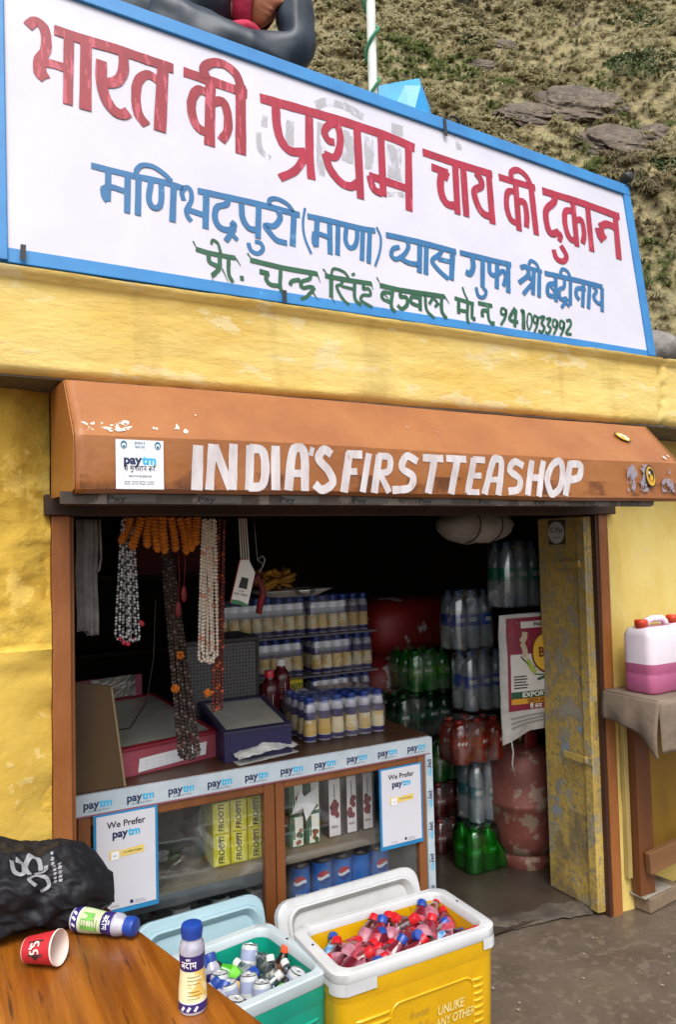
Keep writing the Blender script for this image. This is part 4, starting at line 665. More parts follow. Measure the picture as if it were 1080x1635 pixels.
# dark snack jars / packs lower left
SV=M('print_silver','8f9094')
for i in range(7):
    m=MB(); white=i in (2,4,6); x=.62+i*.073
    m.box((-.031,0,0),(.031,.05,.22),1 if white else 0)
    if white:
        for k in range(6): m.box((-.026+.007*k,-.0012,.10),(-.023+.007*k+.002*(k%2),-.0004,.21),2)
    else:
        for k in range(6): m.tube([(-.028,-.001,.10+k*.018),(0,-.005,.096+k*.018),(.028,-.001,.10+k*.018)],.0022,5,2 if k%2 else 0)
    m.lathe([(.030,.22),(.034,.222),(.034,.245),(.026,.26),(.0,.263)],20,0,T=Matrix.Translation((0,.03,0)))
    m.v=[(a,b,c*1.14) for a,b,c in m.v]
    o=m.build('snack_jar',[M('black_plastic','26262a','18181b',sc=9,rough=.3),M('label_white','d3d3d3'),SV],loc=(x,2.665,.102),bevel=.002); tag(o,['black ribbed jar half hidden by the left payment poster','black ribbed jar right beside the left payment poster','first jar with a white label right of the payment poster','black ribbed jar between the two white labelled jars','second white labelled jar below the shelf lip','black ribbed jar left of the cabinet divider','white labelled jar touching the cabinet divider'][i],'jar','black jars in the lower left cabinet')
# almond milk bottle prototype (purple and yellow) ------------------------------
PURP=M('label_purple','2d2468','261d58',sc=9,rough=.4); CREAM=M('label_cream','d8b866','cba650',sc=14,rough=.4,c3='ded2a8',thr=.5,sc3=10); CAPB=M('cap_royal_blue','1a3f94','16367f',sc=9,rough=.35); MILKCLR=M('milk_shoulder','aeacb8','8c8a9a',sc=26,rough=.14,spec=.8); LWHITE=M('label_white_print','d8d6dc')
MILKP=[(.024,0),(.0265,.004),(.0268,.006),(.0268,.0215),(.0266,.0235),(.0262,.04),(.0240,.062),(.0226,.0785),(.0230,.082),(.0240,.098),(.0243,.107),(.0242,.112),(.0225,.122),(.0185,.130),(.0178,.134),(.0198,.1345),(.0200,.141),(.0200,.152),(.0190,.157),(.015,.1585)]
MILKM=[4,4,0,3,1,1,1,0,0,0,2,2,2,2,5,5,5,5,5]
MILKMATS=[PURP,CREAM,MILKCLR,LWHITE,M('milk_bottom','b9b6c0',rough=.3),CAPB]
def milk(n=18,detail=False,green=False):
    m=MB(); m.lathe(MILKP,n,MILKM)
    if detail:
        for k in range(28):
            a=2*math.pi*k/28; m.box((-.0006,-.0006,0),(.0006,.0006,.012)) if False else None
            m.tube([(.0201*math.cos(a),.0201*math.sin(a),.142),(.0201*math.cos(a),.0201*math.sin(a),.152)],.0006,4,5)
        f=lambda r,z0: cylm(r,-math.pi/2-.55,z0)
        S=hindi('b d A m'); hi(m,lambda x,y,h=0: f(.0249,.085)(x,y),S,.011,3,.16); hi(m,lambda x,y,h=0: f(.0249,.099)(x,y),hindi('k s r'),.004,3,.2)
        for k in range(7): m.stroke([(-.014,.03+k*.0065),(.010+.004*(k%2),.03+k*.0065)],.0012,lambda x,y: cylm(.0268 if y<.045 else .0252,-math.pi/2-.1,.001)(x,y),6)
        for a in (-1.2,-.6,.1): m.stroke([(a*.02-.003,.008),(a*.02+.003,.016)],.005,lambda x,y: cylm(.0272,-math.pi/2-.1,.001)(x,y),3)
        if green:
            m.stroke([(-.012,.032),(-.012,.062)],.017,lambda x,y: cylm(.0270,-math.pi/2-.4,.0)(x,y),7); m.stroke([(.012,.03),(.014,.07)],.008,lambda x,y: cylm(.0270,-math.pi/2-.4,.0)(x,y),7)
    return m
# ---------------------------------------------------------------- bottle packs
def pack(name,label,cat,group,mb,mats,nx_,ny_,dx,dy,h,loc,rz=0,wrapmat=None,tops=.82,jit=.002):
    t=thing(name,label,cat,loc,rz,group); o=None
    for i in range(nx_):
        for k in range(ny_):
            p=((i+.5)*dx+random.uniform(-jit,jit),(k+.5)*dy+random.uniform(-jit,jit),.001)
            if o is None: o=mb.build('bottle',mats,t,loc=p,smooth=True); o.data.set_sharp_from_angle(angle=.7)
            else: c=o.copy(); COL.objects.link(c); c.parent=t; c.location=p; c.rotation_euler[2]=random.uniform(-.5,.9)
    W_,D_=nx_*dx,ny_*dy; r=min(dx,dy)*.48; secs=[]
    for z,g_ in ((.0,-.004),(.004,.002),(h*.35,.002),(h*tops,.001),(h*.94,-.006),(h*1.01,-.028)):
        P=rrect(W_/2+g_,D_/2+g_,r,z,4,(W_/2,D_/2)); secs.append([(x+.0035*(float(vnoise(x*70,z*50+y*60,3))-.5),y+.0035*(float(vnoise(y*70,z*50+x*60,5))-.5),z+(.008*(float(vnoise(x*60,y*60,2))-.5) if z>h*.9 else 0)) for x,y,_ in P])
    wb=MB(); wb.loft(secs); wb.build('shrink_film',wrapmat or WRAP,t,smooth=True); return t
mk=milk(14); mk.v=[(x*1.06,y*1.06,z*1.09) for x,y,z in mk.v]; mkb_=milk(14); mkb_.v=[(x*1.07,y*1.07,z*1.19) for x,y,z in mkb_.v]
ML=[('shrink wrapped pack of purple labelled milk drink bottles on the front of the counter',(1.291,2.70,.841),6,4,.0628,.0628,0)]
pack('bottle_pack',ML[0][0],'bottle pack','packs of milk drink bottles',mk,MILKMATS,6,4,.0628,.0628,.176,(1.291,2.715,.841))
SY=3.4
rk=thing('storage_rack','dark wooden rack with trays behind the counter under the stacked bottle packs','rack',(1.6,SY,0))
m=MB(); m.box((-.45,-.02,.0),(.44,.34,.78),0); m.build('rack_base',DARKW,rk)
for z in (.972,1.172): m=MB(); m.box((-.42,-.03,z),(.42,.3,z+.008),0); m.build('tray',M('tray_card','6f6a72','5a555c',sc=7),rk)
for i,(nx_,x,z,y,lb) in enumerate(((6,1.645,1.181,0,'top right pack of milk drink bottles in the stack behind the counter'),(8,1.172,1.181,.01,'top left pack of milk drink bottles, under the white food tray'),(6,1.66,.981,-.01,'right pack in the middle row of the stacked milk drinks'),(6,1.27,.981,.01,'left pack in the middle row, behind the red drink bottles'),(6,1.65,.7815,0,'bottom right pack of the stacked milk drinks, behind the yellow box'))):
    pack('bottle_pack',lb,'bottle pack','packs of milk drink bottles',mkb_,MILKMATS,nx_,4,.0585,.0585,.19,(x,SY+y,z))
# white food tray with fried snacks on top of the stack
ft=thing('food_tray','white oval tray of yellow fried snacks on top of the bottle stack','tray',(1.56,3.45,1.374))
m=MB(); m.loft([rrect(.13,.08,.05,0),rrect(.20,.11,.06,.03),rrect(.215,.12,.06,.034),rrect(.20,.11,.06,.031),rrect(.13,.08,.05,.004)]); m.build('tray_dish',M('white_tray','cfcac2',rough=.4),ft,smooth=True)
for k in range(30): m=MB(); a=random.uniform(0,6.28); m.tube([(.03*math.cos(a+q*.5)*(1+.2*q),.03*math.sin(a+q*.5),.008*q) for q in range(6)],.012,7); m.build('fried_snack',M('fried_yellow','b98424','94641a',sc=20,rough=.6),ft,loc=(random.uniform(-.17,.01),random.uniform(-.07,.07),.02+.075*random.random()),smooth=True)
m=MB(); m.ball((0,0,0),.05,14,10,sc=(1.1,.7,.6)); tag(m.build('plastic_pouch',clear('pouch_film',(.85,.85,.87),.3,.7,.1),loc=(1.58,3.31,1.405),smooth=True),'clear plastic pouch leaning on the white food tray','pouch')
m=MB(); m.box((0,0,0),(.11,.06,.05),0); m.text('FROOTI',.030,fr((.055,-.0008,.012)),1,.03); tag(m.build('small_box',[M('box_yellow','c4b416'),BLACK],loc=(1.44,3.29,.935),bevel=.002),'small yellow box with black lettering on the bottle stack','box')
# red drink bottles beside the speaker
rb=MB(); rb.lathe([(.036,0),(.040,.006),(.040,.12),(.036,.145),(.019,.165),(.017,.178)],20,[0,0,0,0,0]); rb.lathe([(.0205,.176),(.0205,.200),(.018,.204)],18,1)
rb.stroke([(-.022,.02),(-.022,.10)],.042,lambda x,y: cylm(.0404,-math.pi/2,.01)(x,y),2); rb.stroke([(-.022,.03),(-.018,.045)],.014,lambda x,y: cylm(.0407,-math.pi/2,.01)(x,y),3)
for k in range(4): rb.stroke([(-.036,.06+k*.01),(-.010,.06+k*.01)],.002,lambda x,y: cylm(.0407,-math.pi/2,.01)(x,y),4)
RM=[M('red_syrup','4a0c14','380810',sc=5,rough=.2),M('cap_red','b3232c',rough=.4),LWHITE,M('plum_fruit','7a2438'),M('grey_print','55606e')]
o=rb.build('juice_bottle',RM,loc=(1.235,2.95,.90),smooth=True); o.data.set_sharp_from_angle(angle=.7); tag(o,'dark red juice bottle with a red cap beside the speaker','juice bottle','dark red juice bottles')
o2=dup(o,(1.31,3.0,.935),(0,0,.1),'dark red juice bottle with a white cap behind the red capped one'); o2.data=o.data.copy(); o2.data.materials[1]=M('cap_white','c9c6c2')
m=MB().box((0,0,0),(.24,.12,.058)); tag(m.build('cardboard_box',M('cardboard','6f5940','5c4832',sc=6),loc=(1.18,2.91,.841),bevel=.003),'low cardboard box under the red juice bottles','box')
m=MB().box((.155,.06,.059),(.24,.12,.0925)); m.build('cardboard_box_lid',M('cardboard','6f5940'),parent=None) if False else None
# speaker
spk=thing('loudspeaker','black loudspeaker box with a perforated metal grille standing on the counter','speaker',(.87,2.95,.841)); 
m=MB(); m.box((0,.012,0),(.322,.25,.41)); m.box((0,0,.39),(.322,.012,.41)); m.box((0,0,0),(.014,.012,.39)); m.box((.308,0,0),(.322,.012,.39)); m.build('cabinet',M('speaker_black','141416','0d0d0f',sc=12,rough=.45),spk,bevel=.004)
gm=bpy.data.materials.new('speaker_grille'); gm.use_nodes=True; N=gm.node_tree.nodes; L=gm.node_tree.links; P=N['Principled BSDF']; P.inputs['Roughness'].default_value=.4; P.inputs['Metallic'].default_value=.3
tc=N.new('ShaderNodeTexCoord'); vo=N.new('ShaderNodeTexVoronoi'); vo.inputs['Scale'].default_value=72; vo.inputs['Randomness'].default_value=.08; L.new(tc.outputs['Object'],vo.inputs['Vector']); rr_=N.new('ShaderNodeMapRange'); rr_.inputs['From Min'].default_value=.30; rr_.inputs['From Max'].default_value=.42; L.new(vo.outputs['Distance'],rr_.inputs['Value'])
mx=N.new('ShaderNodeMix'); mx.data_type='RGBA'; mx.inputs[6].default_value=(.004,.004,.004,1); mx.inputs[7].default_value=(.075,.075,.08,1); L.new(rr_.outputs[0],mx.inputs['Factor']); L.new(mx.outputs[2],P.inputs['Base Color'])
m=MB(); m.add([(.014,.004,.0),(.308,.004,.0),(.308,.004,.39),(.014,.004,.39)],[(0,1,2,3)]); m.build('grille',gm,spk)
# pink and navy display cases, board, wrapped packet
def case(lb,loc,rz,w,d,hf,hb,body,rim,name='display_case',paper=False):
    t=thing(name,lb,'display case',loc,rz,'slanted glass topped display cases'); m=MB()
    m.prism([(0,0),(d,0),(d,hb),(0,hf)],lambda a,b,h: (h,a,b),.006); m.prism([(0,0),(d,0),(d,hb),(0,hf)],lambda a,b,h: (w-.006+h,a,b),.006); m.box((.006,0,0),(w-.006,.006,hf)); m.box((.006,d-.006,0),(w-.006,d,hb)); m.box((.006,.006,0),(w-.006,d-.006,.006)); m.build('case_body',body,t)
    s=(hb-hf)/d; m=MB(); R_=lambda x0,x1,y0,y1: m.add([(x0,y0,hf+s*y0+.001),(x1,y0,hf+s*y0+.001),(x1,y1,hf+s*y1+.001),(x0,y1,hf+s*y1+.001)]+[(x0,y0,hf+s*y0+.013),(x1,y0,hf+s*y0+.013),(x1,y1,hf+s*y1+.013),(x0,y1,hf+s*y1+.013)],[(0,3,2,1),(4,5,6,7),(0,1,5,4),(1,2,6,5),(2,3,7,6),(3,0,4,7)])
    R_(-.004,w+.004,-.004,.02); R_(-.004,w+.004,d-.02,d+.004); R_(-.004,.014,.02,d-.02); R_(w-.014,w+.004,.02,d-.02); m.build('lid_rim',rim,t,bevel=.002)
    m=MB(); m.add([(.014,.02,hf+s*.02+.008),(w-.014,.02,hf+s*.02+.008),(w-.014,d-.02,hf+s*(d-.02)+.008),(.014,d-.02,hf+s*(d-.02)+.008)],[(0,1,2,3)]); m.build('glass_lid',M('dusty_glass','9f9d92','8c8a7f',sc=5,rough=.12,c3='98968c',thr=.6,sc3=3),t)
    if paper:
        m=MB(); m.grid(lambda u,v:(.06+u*.27+.006*v,-.003-.002*float(vnoise(u*5,v*3,4)),.012+v*.046+.010*(u-.3)),14,4)
        for k in range(3): 
            for q in range(9): m.box((.085+q*.026,-.0062,.020+k*.012),(.100+q*.026,-.0058,.0212+k*.012),1)
        m.build('paper_note',[M('white_paper','d9d9dc'),M('faint_print','b4b6c0')],t)
    return t
PINK=M('pink_paint','a04a58','8c3c4a',sc=7,rough=.5); 
case('pink slanted display case with dusty glass lid and white paper note',(.56,2.66,.841),math.radians(13),.38,.50,.085,.16,PINK,M('red_rim','7d1c28',rough=.45),paper=True)
case('navy slanted display case with dusty glass lid, right of the pink one',(.925,2.64,.841),math.radians(-1),.265,.30,.098,.155,M('navy_paint','1d1a44',rough=.45),M('navy_rim','25233f',rough=.4))
bt=MB(); bt.box((0,0,0),(.30,.02,.10),0); bt.grid(lambda u,v:(.08+u*.19,-.003-.006*float(vnoise(u*9,v*7,3)),.012+v*.085+.01*float(vnoise(u*7,1,5))),18,10,1)
o=bt.build('pink_backboard',[PINK,M('foil_tape','8d8983','6f6b66',sc=18,rough=.3,metal=.5,bump=.004,bsc=50)],loc=(.47,3.17,1.0),smooth=False); o.rotation_euler[2]=.15; tag(o,'pink board with crinkled silver tape behind the pink case','board')
m=MB(); m.prism([(.27,.842),(.553,.842),(.512,1.172),(.39,1.20),(.27,1.20)],lambda a,b,h:(a,2.572+h,b),.016); m.tube([(.553,2.571,.842),(.512,2.571,1.172)],.004,6,1)
tag(m.build('wooden_board',[M('brown_ply','4c3517','3a2711',sc=5,rough=.6,bump=.002,bsc=30,st=(1,1,.25)),M('pale_edge','86765a')]),'brown plywood board standing on the counter beside the door post','board')
m=MB(); m.grid(lambda u,v:(u*.26,v*.085+.05*u,.02+.022*math.sin(math.pi*u)*math.sin(math.pi*v)+.016*float(vnoise(u*9,v*6,3,4))),26,12); m.grid(lambda u,v:(u*.26,v*.085+.05*u,.002),2,2,flip=True)
tag(m.build('wrapped_packet',M('crinkled_plastic','cfcdc8','a9a8a6',sc=22,rough=.25,bump=.004,bsc=60),loc=(.955,2.572,.8415),smooth=True),'crinkled white plastic packet on the counter front edge','packet')
# ---------------------------------------------------------------- goods hanging under the lintel
def strand(m,pts,r,step,mi=(0,),n=6):
    P=[Vector(p) for p in pts]; acc=step*random.random(); k=random.randrange(4)
    for a,b in zip(P,P[1:]):
        L_=(b-a).length; t=acc
        while t<L_: q=a.lerp(b,t/L_); m.ball(q,r*random.uniform(.85,1.1),n,4,mi[k%len(mi)]); k+=1; t+=step
        acc=t-L_
def loops(name,lb,group,top,bot,n,r,mats,mi,wtop,wbot,extra=None,jz=.03,step=1.9):
    """n hanging loops of beads between top and bottom points (x,y,z)"""
    m=MB(); T=Vector(top); B=Vector(bot); o0=T
    for i in range(n):
        f=(i/(max(1,n-1))-.5); zb=B.z+random.uniform(0,jz); xc=B.x+f*wbot*.5; hw=wbot*random.uniform(.16,.26); y=T.y+random.uniform(-.012,.012); tx=T.x+f*wtop
        yb=B.y+random.uniform(-.012,.012); pts=[]
        for s in range(0,13): 
            u=s/12; pts.append((tx-.004-(hw-.0)*u**.8+(xc-T.x-f*wtop)*u,y+(yb-y)*u,T.z+(zb+hw*.8-T.z)*u))
        for s in range(1,8): a=math.pi*s/8; pts.append((xc-.004-hw*math.cos(a),yb,zb+hw*.8-hw*.8*math.sin(a)))
        for s in range(12,-1,-1): u=s/12; pts.append((tx-.004+(hw)*u**.8+(xc-T.x-f*wtop)*u,y+.004+(yb-y)*u,T.z+(zb+hw*.8-T.z)*u))
        strand(m,[Vector(p)-o0 for p in pts],r,r*step,mi)
    if extra: extra(m)
    o=m.build(name,mats,loc=T,smooth=True); return tag(o,lb,'necklace',group)
loops('bead_necklace','bunch of silver grey bead necklaces with small red tips, leftmost under the lintel','bunches of bead necklaces',(.542,2.43,1.72),(.542,2.43,1.33),6,.0052,[M('silver_bead','a9a9aa',rough=.35,metal=.2),M('black_bead','2a2828',rough=.4),M('red_bead','a01c34',rough=.5)],(0,0,1,0,0,0,1),.03,.075,
  lambda m:[m.ball((x,0,z),.008,8,6,2) for x,z in ((-.028,-.375),(-.018,-.39),(-.005,-.395),(.036,-.33),(.04,-.335),(.01,-.385))])
loops('bead_necklace','long dark brown seed bead necklaces reaching down to the counter','bunches of bead necklaces',(.692,2.55,1.72),(.772,2.57,.885),4,.0078,[M('seed_bead','3b2a22','2a1d17',rough=.6),M('seed_bead_grey','5c4c44',rough=.6)],(0,0,0,1),.022,.075,
  lambda m:[m.ball((x,-.006,z),.017,8,6,1,sc=(1,.6,1)) for x,z in ()],jz=.05,step=1.75)
loops('bead_necklace','bunch of cream pearl bead necklaces hanging right of the orange garland','bunches of bead necklaces',(.815,2.43,1.72),(.808,2.43,1.225),6,.0062,[M('pearl_bead','cdbfae',rough=.35),M('pearl_pink','c98f7a',rough=.4)],(0,0,0,0,0,0,0,0,0,0,0,1),.05,.075,jz=.05)
loops('bead_necklace','red brown bead strand hanging lowest behind the pearl necklaces','bunches of bead necklaces',(.868,2.46,1.72),(.842,2.46,1.06),2,.0065,[M('red_brown_bead','5a2015',rough=.4),M('amber_bead','a8481c',rough=.4)],(0,0,0,0,0,1),.02,.045)
for lb,x,y,z,n_ in (('orange flower tuft on the dark bead strands',.735,2.535,1.26,2),('orange flower tuft lower down beside the dark bead strands',.715,2.53,1.15,2),('orange flower tuft hanging by the red brown bead strand',.80,2.44,1.14,2)):
    m=MB()
    for k in range(26): d=Vector((random.gauss(0,1),random.gauss(0,.6),random.gauss(0,1))).normalized()*.010; m.ball(d,.0055,6,4)
    tag(m.build('flower_tuft',M('marigold','c06a10','a5520a',sc=40,rough=.8),loc=(x,y,z)),lb,'flower')
gl_=thing('crochet_garland','row of orange crocheted garland pieces hanging under the lintel','garland',(.66,2.415,1.715))
for i,(x,l,t_) in enumerate(((-.115,.085,-.02),(-.085,.105,-.018),(-.06,.10,.0),(-.035,.115,.004),(-.01,.12,.0),(.018,.115,.008),(.045,.125,.02),(.07,.115,.015),(.10,.095,.0))):
    m=MB(); P=[];R_=[]
    for k in range(40): u=k/39; P.append((t_*u*1.4+.004*math.sin(u*4+i),.006*math.sin(u*3+i),-l*u)); R_.append((.0135+.0024*math.sin(k*1.57))*(1 if k<36 else (40-k)/5))
    m.tube(P,R_,10); m.build('garland_piece',M('orange_wool','b9690f','9c530a',sc=60,rough=.9,bump=.003,bsc=120),gl_,loc=(x,random.uniform(-.01,.01),.01),smooth=True)
tw=MB()
for x,w_,z in ((.402,.022,1.375),(.428,.018,1.36),(.415,.012,1.37)): tw.grid(lambda u,v:(x+(u-.5)*w_*2+.002*math.sin(v*9),2.43+.006*math.sin(u*9+x*90),1.72+(z-1.72)*v),8,20)
tw.tube([(.452,2.42,1.72),(.455,2.42,1.60),(.448,2.42,1.56),(.440,2.42,1.555)],.003,6); tag(tw.build('grey_strap',M('grey_webbing','6f6b68','57534f',sc=20,rough=.9),smooth=True,solid=.002),'folded grey webbing straps hanging beside the left door post','strap')
m=MB()
for k in range(4): m.tube([(.918+.008*k,2.43,1.72),(.920+.009*k,2.425,1.60),(.925+.008*k,2.42,1.50),(.932+.004*k,2.418,1.455)],.0028,6)
tag(m.build('white_cords',M('white_cord','a59d94',rough=.8)),'bundle of white cords hanging with a card tag','cord')
m=MB(); q=fr((.92,2.41,1.50),(.95,0,-.25),(.25,0,.95)); m.add([q(*p) for p in ((-.03,-.075),(.035,-.075),(.035,.045),(.0,.085),(-.03,.075))],[(0,1,2,3,4)],0); m.add([q(a,b,.0006) for a,b in ((-.03,-.075),(.035,-.075),(.035,-.068),(0,-.060),(-.03,-.062))],[(0,1,2,3,4)],2)
m.add([q(a,b,.0006) for a,b in ((-.014,-.018),(.018,-.018),(.016,.02),(-.01,.02))],[(0,1,2,3)],1); m.text('pay here',.014,lambda a,b: q(a,b-.042,.0006),1,.01); m.text('scan',.012,lambda a,b: q(a,b-.03,.0006),1) ; m.stroke([(-.03,-.074),(-.03,.075),(0,.085)],.003,lambda a,b:q(a,b,.0009),3,sm=False)
tag(m.build('card_tag',[M('card_white','c8c4bd'),BLACK,M('tag_green','2f6a42'),M('tag_red','a3382c')]),'white card tag with green base hanging from the white cords','tag')
for x,z,lb in ((.735,1.47,'small red pouch hanging behind the dark bead strands'),(.715,1.42,'lower red pouch hanging left of the pearl necklaces')):
    m=MB(); m.ball((0,0,0),.014,10,8,sc=(.8,.5,2.0)); m.tube([(0,0,.026),(.006,0,.1),(0,0,1.70-z)],.0015,5); tag(m.build('red_pouch',M('dark_red_cloth','7a1018','5c0b12',sc=20),loc=(x,2.48,z),smooth=True),lb,'pouch')
m=MB(); m.tube([(0.02,0,.06),(.0,0,.075),(.02,0,.09),(.03,0,.075),(.02,0,.05),(0,0,.02)],.0022,6); m.tube([(-.03,0,-.02),(0,.0,.02),(.02,0,-.04),(.0,0,-.12)],.012,6,1); m.tube([(0,0,.075),(-.01,.01,.28)],.0012,5)
tag(m.build('red_garment',[M('steel_hook','9a9a9a',metal=.7,rough=.3),M('dark_red_cloth','7a1018')],loc=(1.03,2.55,1.50),smooth=True),'dark red cloth hanging on a wire hook right of the card tag','cloth')
m=MB(); m.tube([(.66,2.56,1.45),(.655,2.58,1.25),(.64,2.62,1.10),(.60,2.7,1.0),(.52,2.75,.985)],.0022,6); tag(m.build('cable',M('black_cable','18181a')),'thin black cable drooping onto the pink display case','cable')
# dim goods at the back
bk=thing('back_shelf','dark wooden shelf on the back wall, barely lit','shelf',(.6,4.55,1.0))
for z in (0,.45): m=MB(); m.box((-.9,0,z),(.9,.22,z+.025)); m.build('shelf_board',DARKW,bk)
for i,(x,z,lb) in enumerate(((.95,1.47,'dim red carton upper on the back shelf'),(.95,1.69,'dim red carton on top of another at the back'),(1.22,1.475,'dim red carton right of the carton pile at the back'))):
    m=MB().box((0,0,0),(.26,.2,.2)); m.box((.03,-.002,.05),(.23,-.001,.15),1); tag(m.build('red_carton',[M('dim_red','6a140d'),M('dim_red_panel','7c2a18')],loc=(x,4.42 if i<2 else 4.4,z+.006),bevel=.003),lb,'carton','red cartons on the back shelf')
# ---------------------------------------------------------------- packs and sacks stacked along the right wall
CLR=M('water_clear','97a3aa','7d8990',sc=9,rough=.12,spec=.8)
def soda(h,r,body,label,cap,clear_top=False):
    m=MB(); m.lathe([(r*.7,0),(r*.98,h*.03),(r,h*.10),(r*.97,h*.25),(r,h*.40),(r,h*.60),(r*.99,h*.70),(r*.78,h*.82),(r*.34,h*.92),(r*.30,h*.94)],16,[0,0,0,0,1,0,0,0,0]); m.lathe([(r*.34,h*.935),(r*.34,h*.985),(r*.3,h)],12,2)
    for k in range(3): m.stroke([(-r*.5+r*.35*k,h*.47),(-r*.35+r*.35*k,h*.54)],h*.05,lambda x,y: cylm(r*1.012,-math.pi/2-.2,0)(x,y),3)
    return m,[body,label,cap,M('print_pale','b9bdb9')]
GLB=M('green_pet','1f6e22','195a1c',sc=8,rough=.14,spec=.7); GDK=M('dark_green_pet','06321a','052713',sc=8,rough=.14,spec=.7); ORG=M('orange_soda','7a2414','65190f',sc=7,rough=.15,spec=.7)
WFILM=clear('water_film',(.93,.95,.97),.2,.8,.14,dirt_haze=.45)
WB=[('wpk',(2.335,3.02,.772),'lower clear water pack with blue labels in the right stack','x',.30),('wpk',(2.30,3.06,1.078),'upper clear water pack with blue labels in the right stack','y',.30)]
mw,wm=soda(.295,.040,CLR,M('label_water_blue','12459a',sc=8,rough=.35),M('cap_pale_blue','5f7fae'))
pack('water_pack',WB[0][2],'water pack','packs of clear water bottles',mw,wm,3,2,.084,.084,.298,WB[0][1],0,WFILM)
pack('water_pack',WB[1][2],'water pack','packs of clear water bottles',mw,wm,3,2,.084,.084,.298,WB[1][1],0,WFILM)
mt,tm=soda(.325,.040,CLR,M('label_teal','12876a',sc=8,rough=.35),M('cap_pale_blue','5f7fae'))
pack('water_pack','clear water pack with green labels on top of the printed rice sack','water pack','packs of clear water bottles',mt,tm,3,2,.084,.084,.328,(2.465,2.87,1.292),0,WFILM)
ml,lm=soda(.30,.040,CLR,M('label_pale_teal','2a6f78',sc=8,rough=.35),M('cap_pale_blue','5f7fae'))
pack('water_pack','clear water pack with pale teal labels above the green bundle','water pack','packs of clear water bottles',ml,lm,3,2,.083,.084,.30,(2.325,2.99,.235),0,WFILM)
mg,gm_=soda(.215,.043,GLB,M('label_lime','4c8a2a','3f7722',sc=9,rough=.35),M('cap_green','1d6b2a'))
pack('green_soda_pack','light green soda pack left of the water stack, topmost of the green ones','soda pack','packs of green soda',mg,gm_,3,3,.087,.087,.225,(2.205,3.32,.835))
md,dm=soda(.225,.043,GDK,M('label_green_dark','0b4a2a',sc=9,rough=.35),M('cap_green','1d6b2a'))
pack('green_soda_pack','dark green soda pack under the light green one','soda pack','packs of green soda',md,dm,4,3,.087,.087,.228,(2.12,3.32,.603))
mo_,om=soda(.205,.052,ORG,M('label_soda_orange','8c2d14','7a200f',sc=9,rough=.35),M('cap_soda_red','a3281e'))
pack('orange_soda_pack','orange soda pack wedged between water packs, beside the counter end','soda pack','packs of red and orange soda',mo_,om,3,2,.100,.095,.21,(2.188,2.94,.552),-.06,WRAP)
pack('green_soda_pack','small green soda pack low behind the end of the counter','soda pack','packs of green soda',mg,gm_,2,2,.085,.085,.21,(2.28,3.24,.38),0,None)
mr,rm=soda(.17,.042,M('red_soda','5a1a18','481210',sc=7,rough=.15,spec=.7),M('label_brick','6f2620',sc=9,rough=.35),M('cap_soda_red','a3281e'))
pack('red_soda_pack','red soda pack second from the floor behind the counter end','soda pack','packs of red and orange soda',mr,rm,2,2,.085,.085,.175,(2.27,3.24,.20))
pack('red_soda_pack','red soda pack standing on the floor behind the counter end','soda pack','packs of red and orange soda',mr,rm,2,2,.085,.085,.175,(2.26,3.22,.022))
gbm,gbx=soda(.21,.042,GLB,M('label_lime','4c8a2a'),M('cap_green','1d6b2a'))
pack('green_bundle','green plastic wrapped soda bundle on the floor beside the gas cylinder','soda pack','packs of green soda',gbm,gbx,3,2,.088,.088,.212,(2.262,2.945,.022),0,clear('green_film',(.25,.72,.35),.08,.5,.15))
# gas cylinder
gc=thing('gas_cylinder','worn red gas cylinder standing behind the yellow door leaf','gas cylinder',(2.60,2.96,.024))
RUST=M('worn_red_paint','7a4238','5c3029',sc=4,rough=.6,bump=.003,bsc=40,c3='86705f',thr=.54,sc3=9,c4='3a241f',thr4=.62,sc4=12)
m=MB(); m.lathe([(.10,.06),(.135,.075),(.158,.12),(.165,.18),(.165,.30),(.168,.303),(.168,.318),(.165,.321),(.165,.44),(.158,.50),(.13,.55),(.085,.58),(.04,.59)],36); m.build('body',RUST,gc,smooth=True)
m=MB(); m.lathe([(.125,0),(.128,.003),(.128,.075),(.118,.078)],36,cap=False); m.build('foot_ring',RUST,gc,smooth=True,solid=.004)
m=MB(); 
for a0 in (0,2.1,4.2): 
    m.grid(lambda u,v:(.088*math.cos(a0+u*1.1),.088*math.sin(a0+u*1.1),.555+.13*v),8,3)
m.lathe([(.092,.685),(.092,.70),(.082,.70),(.082,.685),(.092,.685)],30,cap=False); m.build('collar',M('red_collar','7a1a16','5f130f',sc=6,rough=.5),gc,smooth=True,solid=.004)
m=MB(); m.lathe([(.022,.58),(.022,.62),(.014,.63),(.014,.66)],12); m.build('valve',M('brass_dull','7a6a44',metal=.7,rough=.4),gc,smooth=True)
# printed rice sack
rs_=thing('rice_sack','white printed rice sack with crimson and yellow print, standing on the gas cylinder','sack',(2.285,2.72,.745))
SKW=M('sack_white','a9a6a1','918d88',sc=9,rough=.6,bump=.003,bsc=50)
def sackp(u,v,off=0):
    x=u*.46; z=v*.535; bl=math.sin(math.pi*min(1,max(0,u)))**.5*math.sin(math.pi*min(1,max(.02,.06+v*.9)))**.4; zz=z-(.055*max(0,1-u*3.2)*max(0,1-v*5)); 
    return Vector((x+.010*(float(vnoise(z*9,1,3))-.5)+(-.008*math.sin(v*3)),-.050*bl-off+.006*(float(vnoise(x*16,z*14,2))-.5),zz))
m=MB(); m.grid(lambda u,v: sackp(u,v),36,40); m.grid(lambda u,v: Vector((sackp(u,v).x,.07*math.sin(math.pi*u)**.6*math.sin(math.pi*min(1,.04+v*.92))**.5-.004,sackp(u,v).z)),20,20,flip=True)
m.tube([(.04,-.01,-.03),(.048,-.012,-.09),(.04,-.012,-.14),(.045,-.012,-.17)],.004,5); m.build('sack_cloth',SKW,rs_,smooth=True)
m=MB()
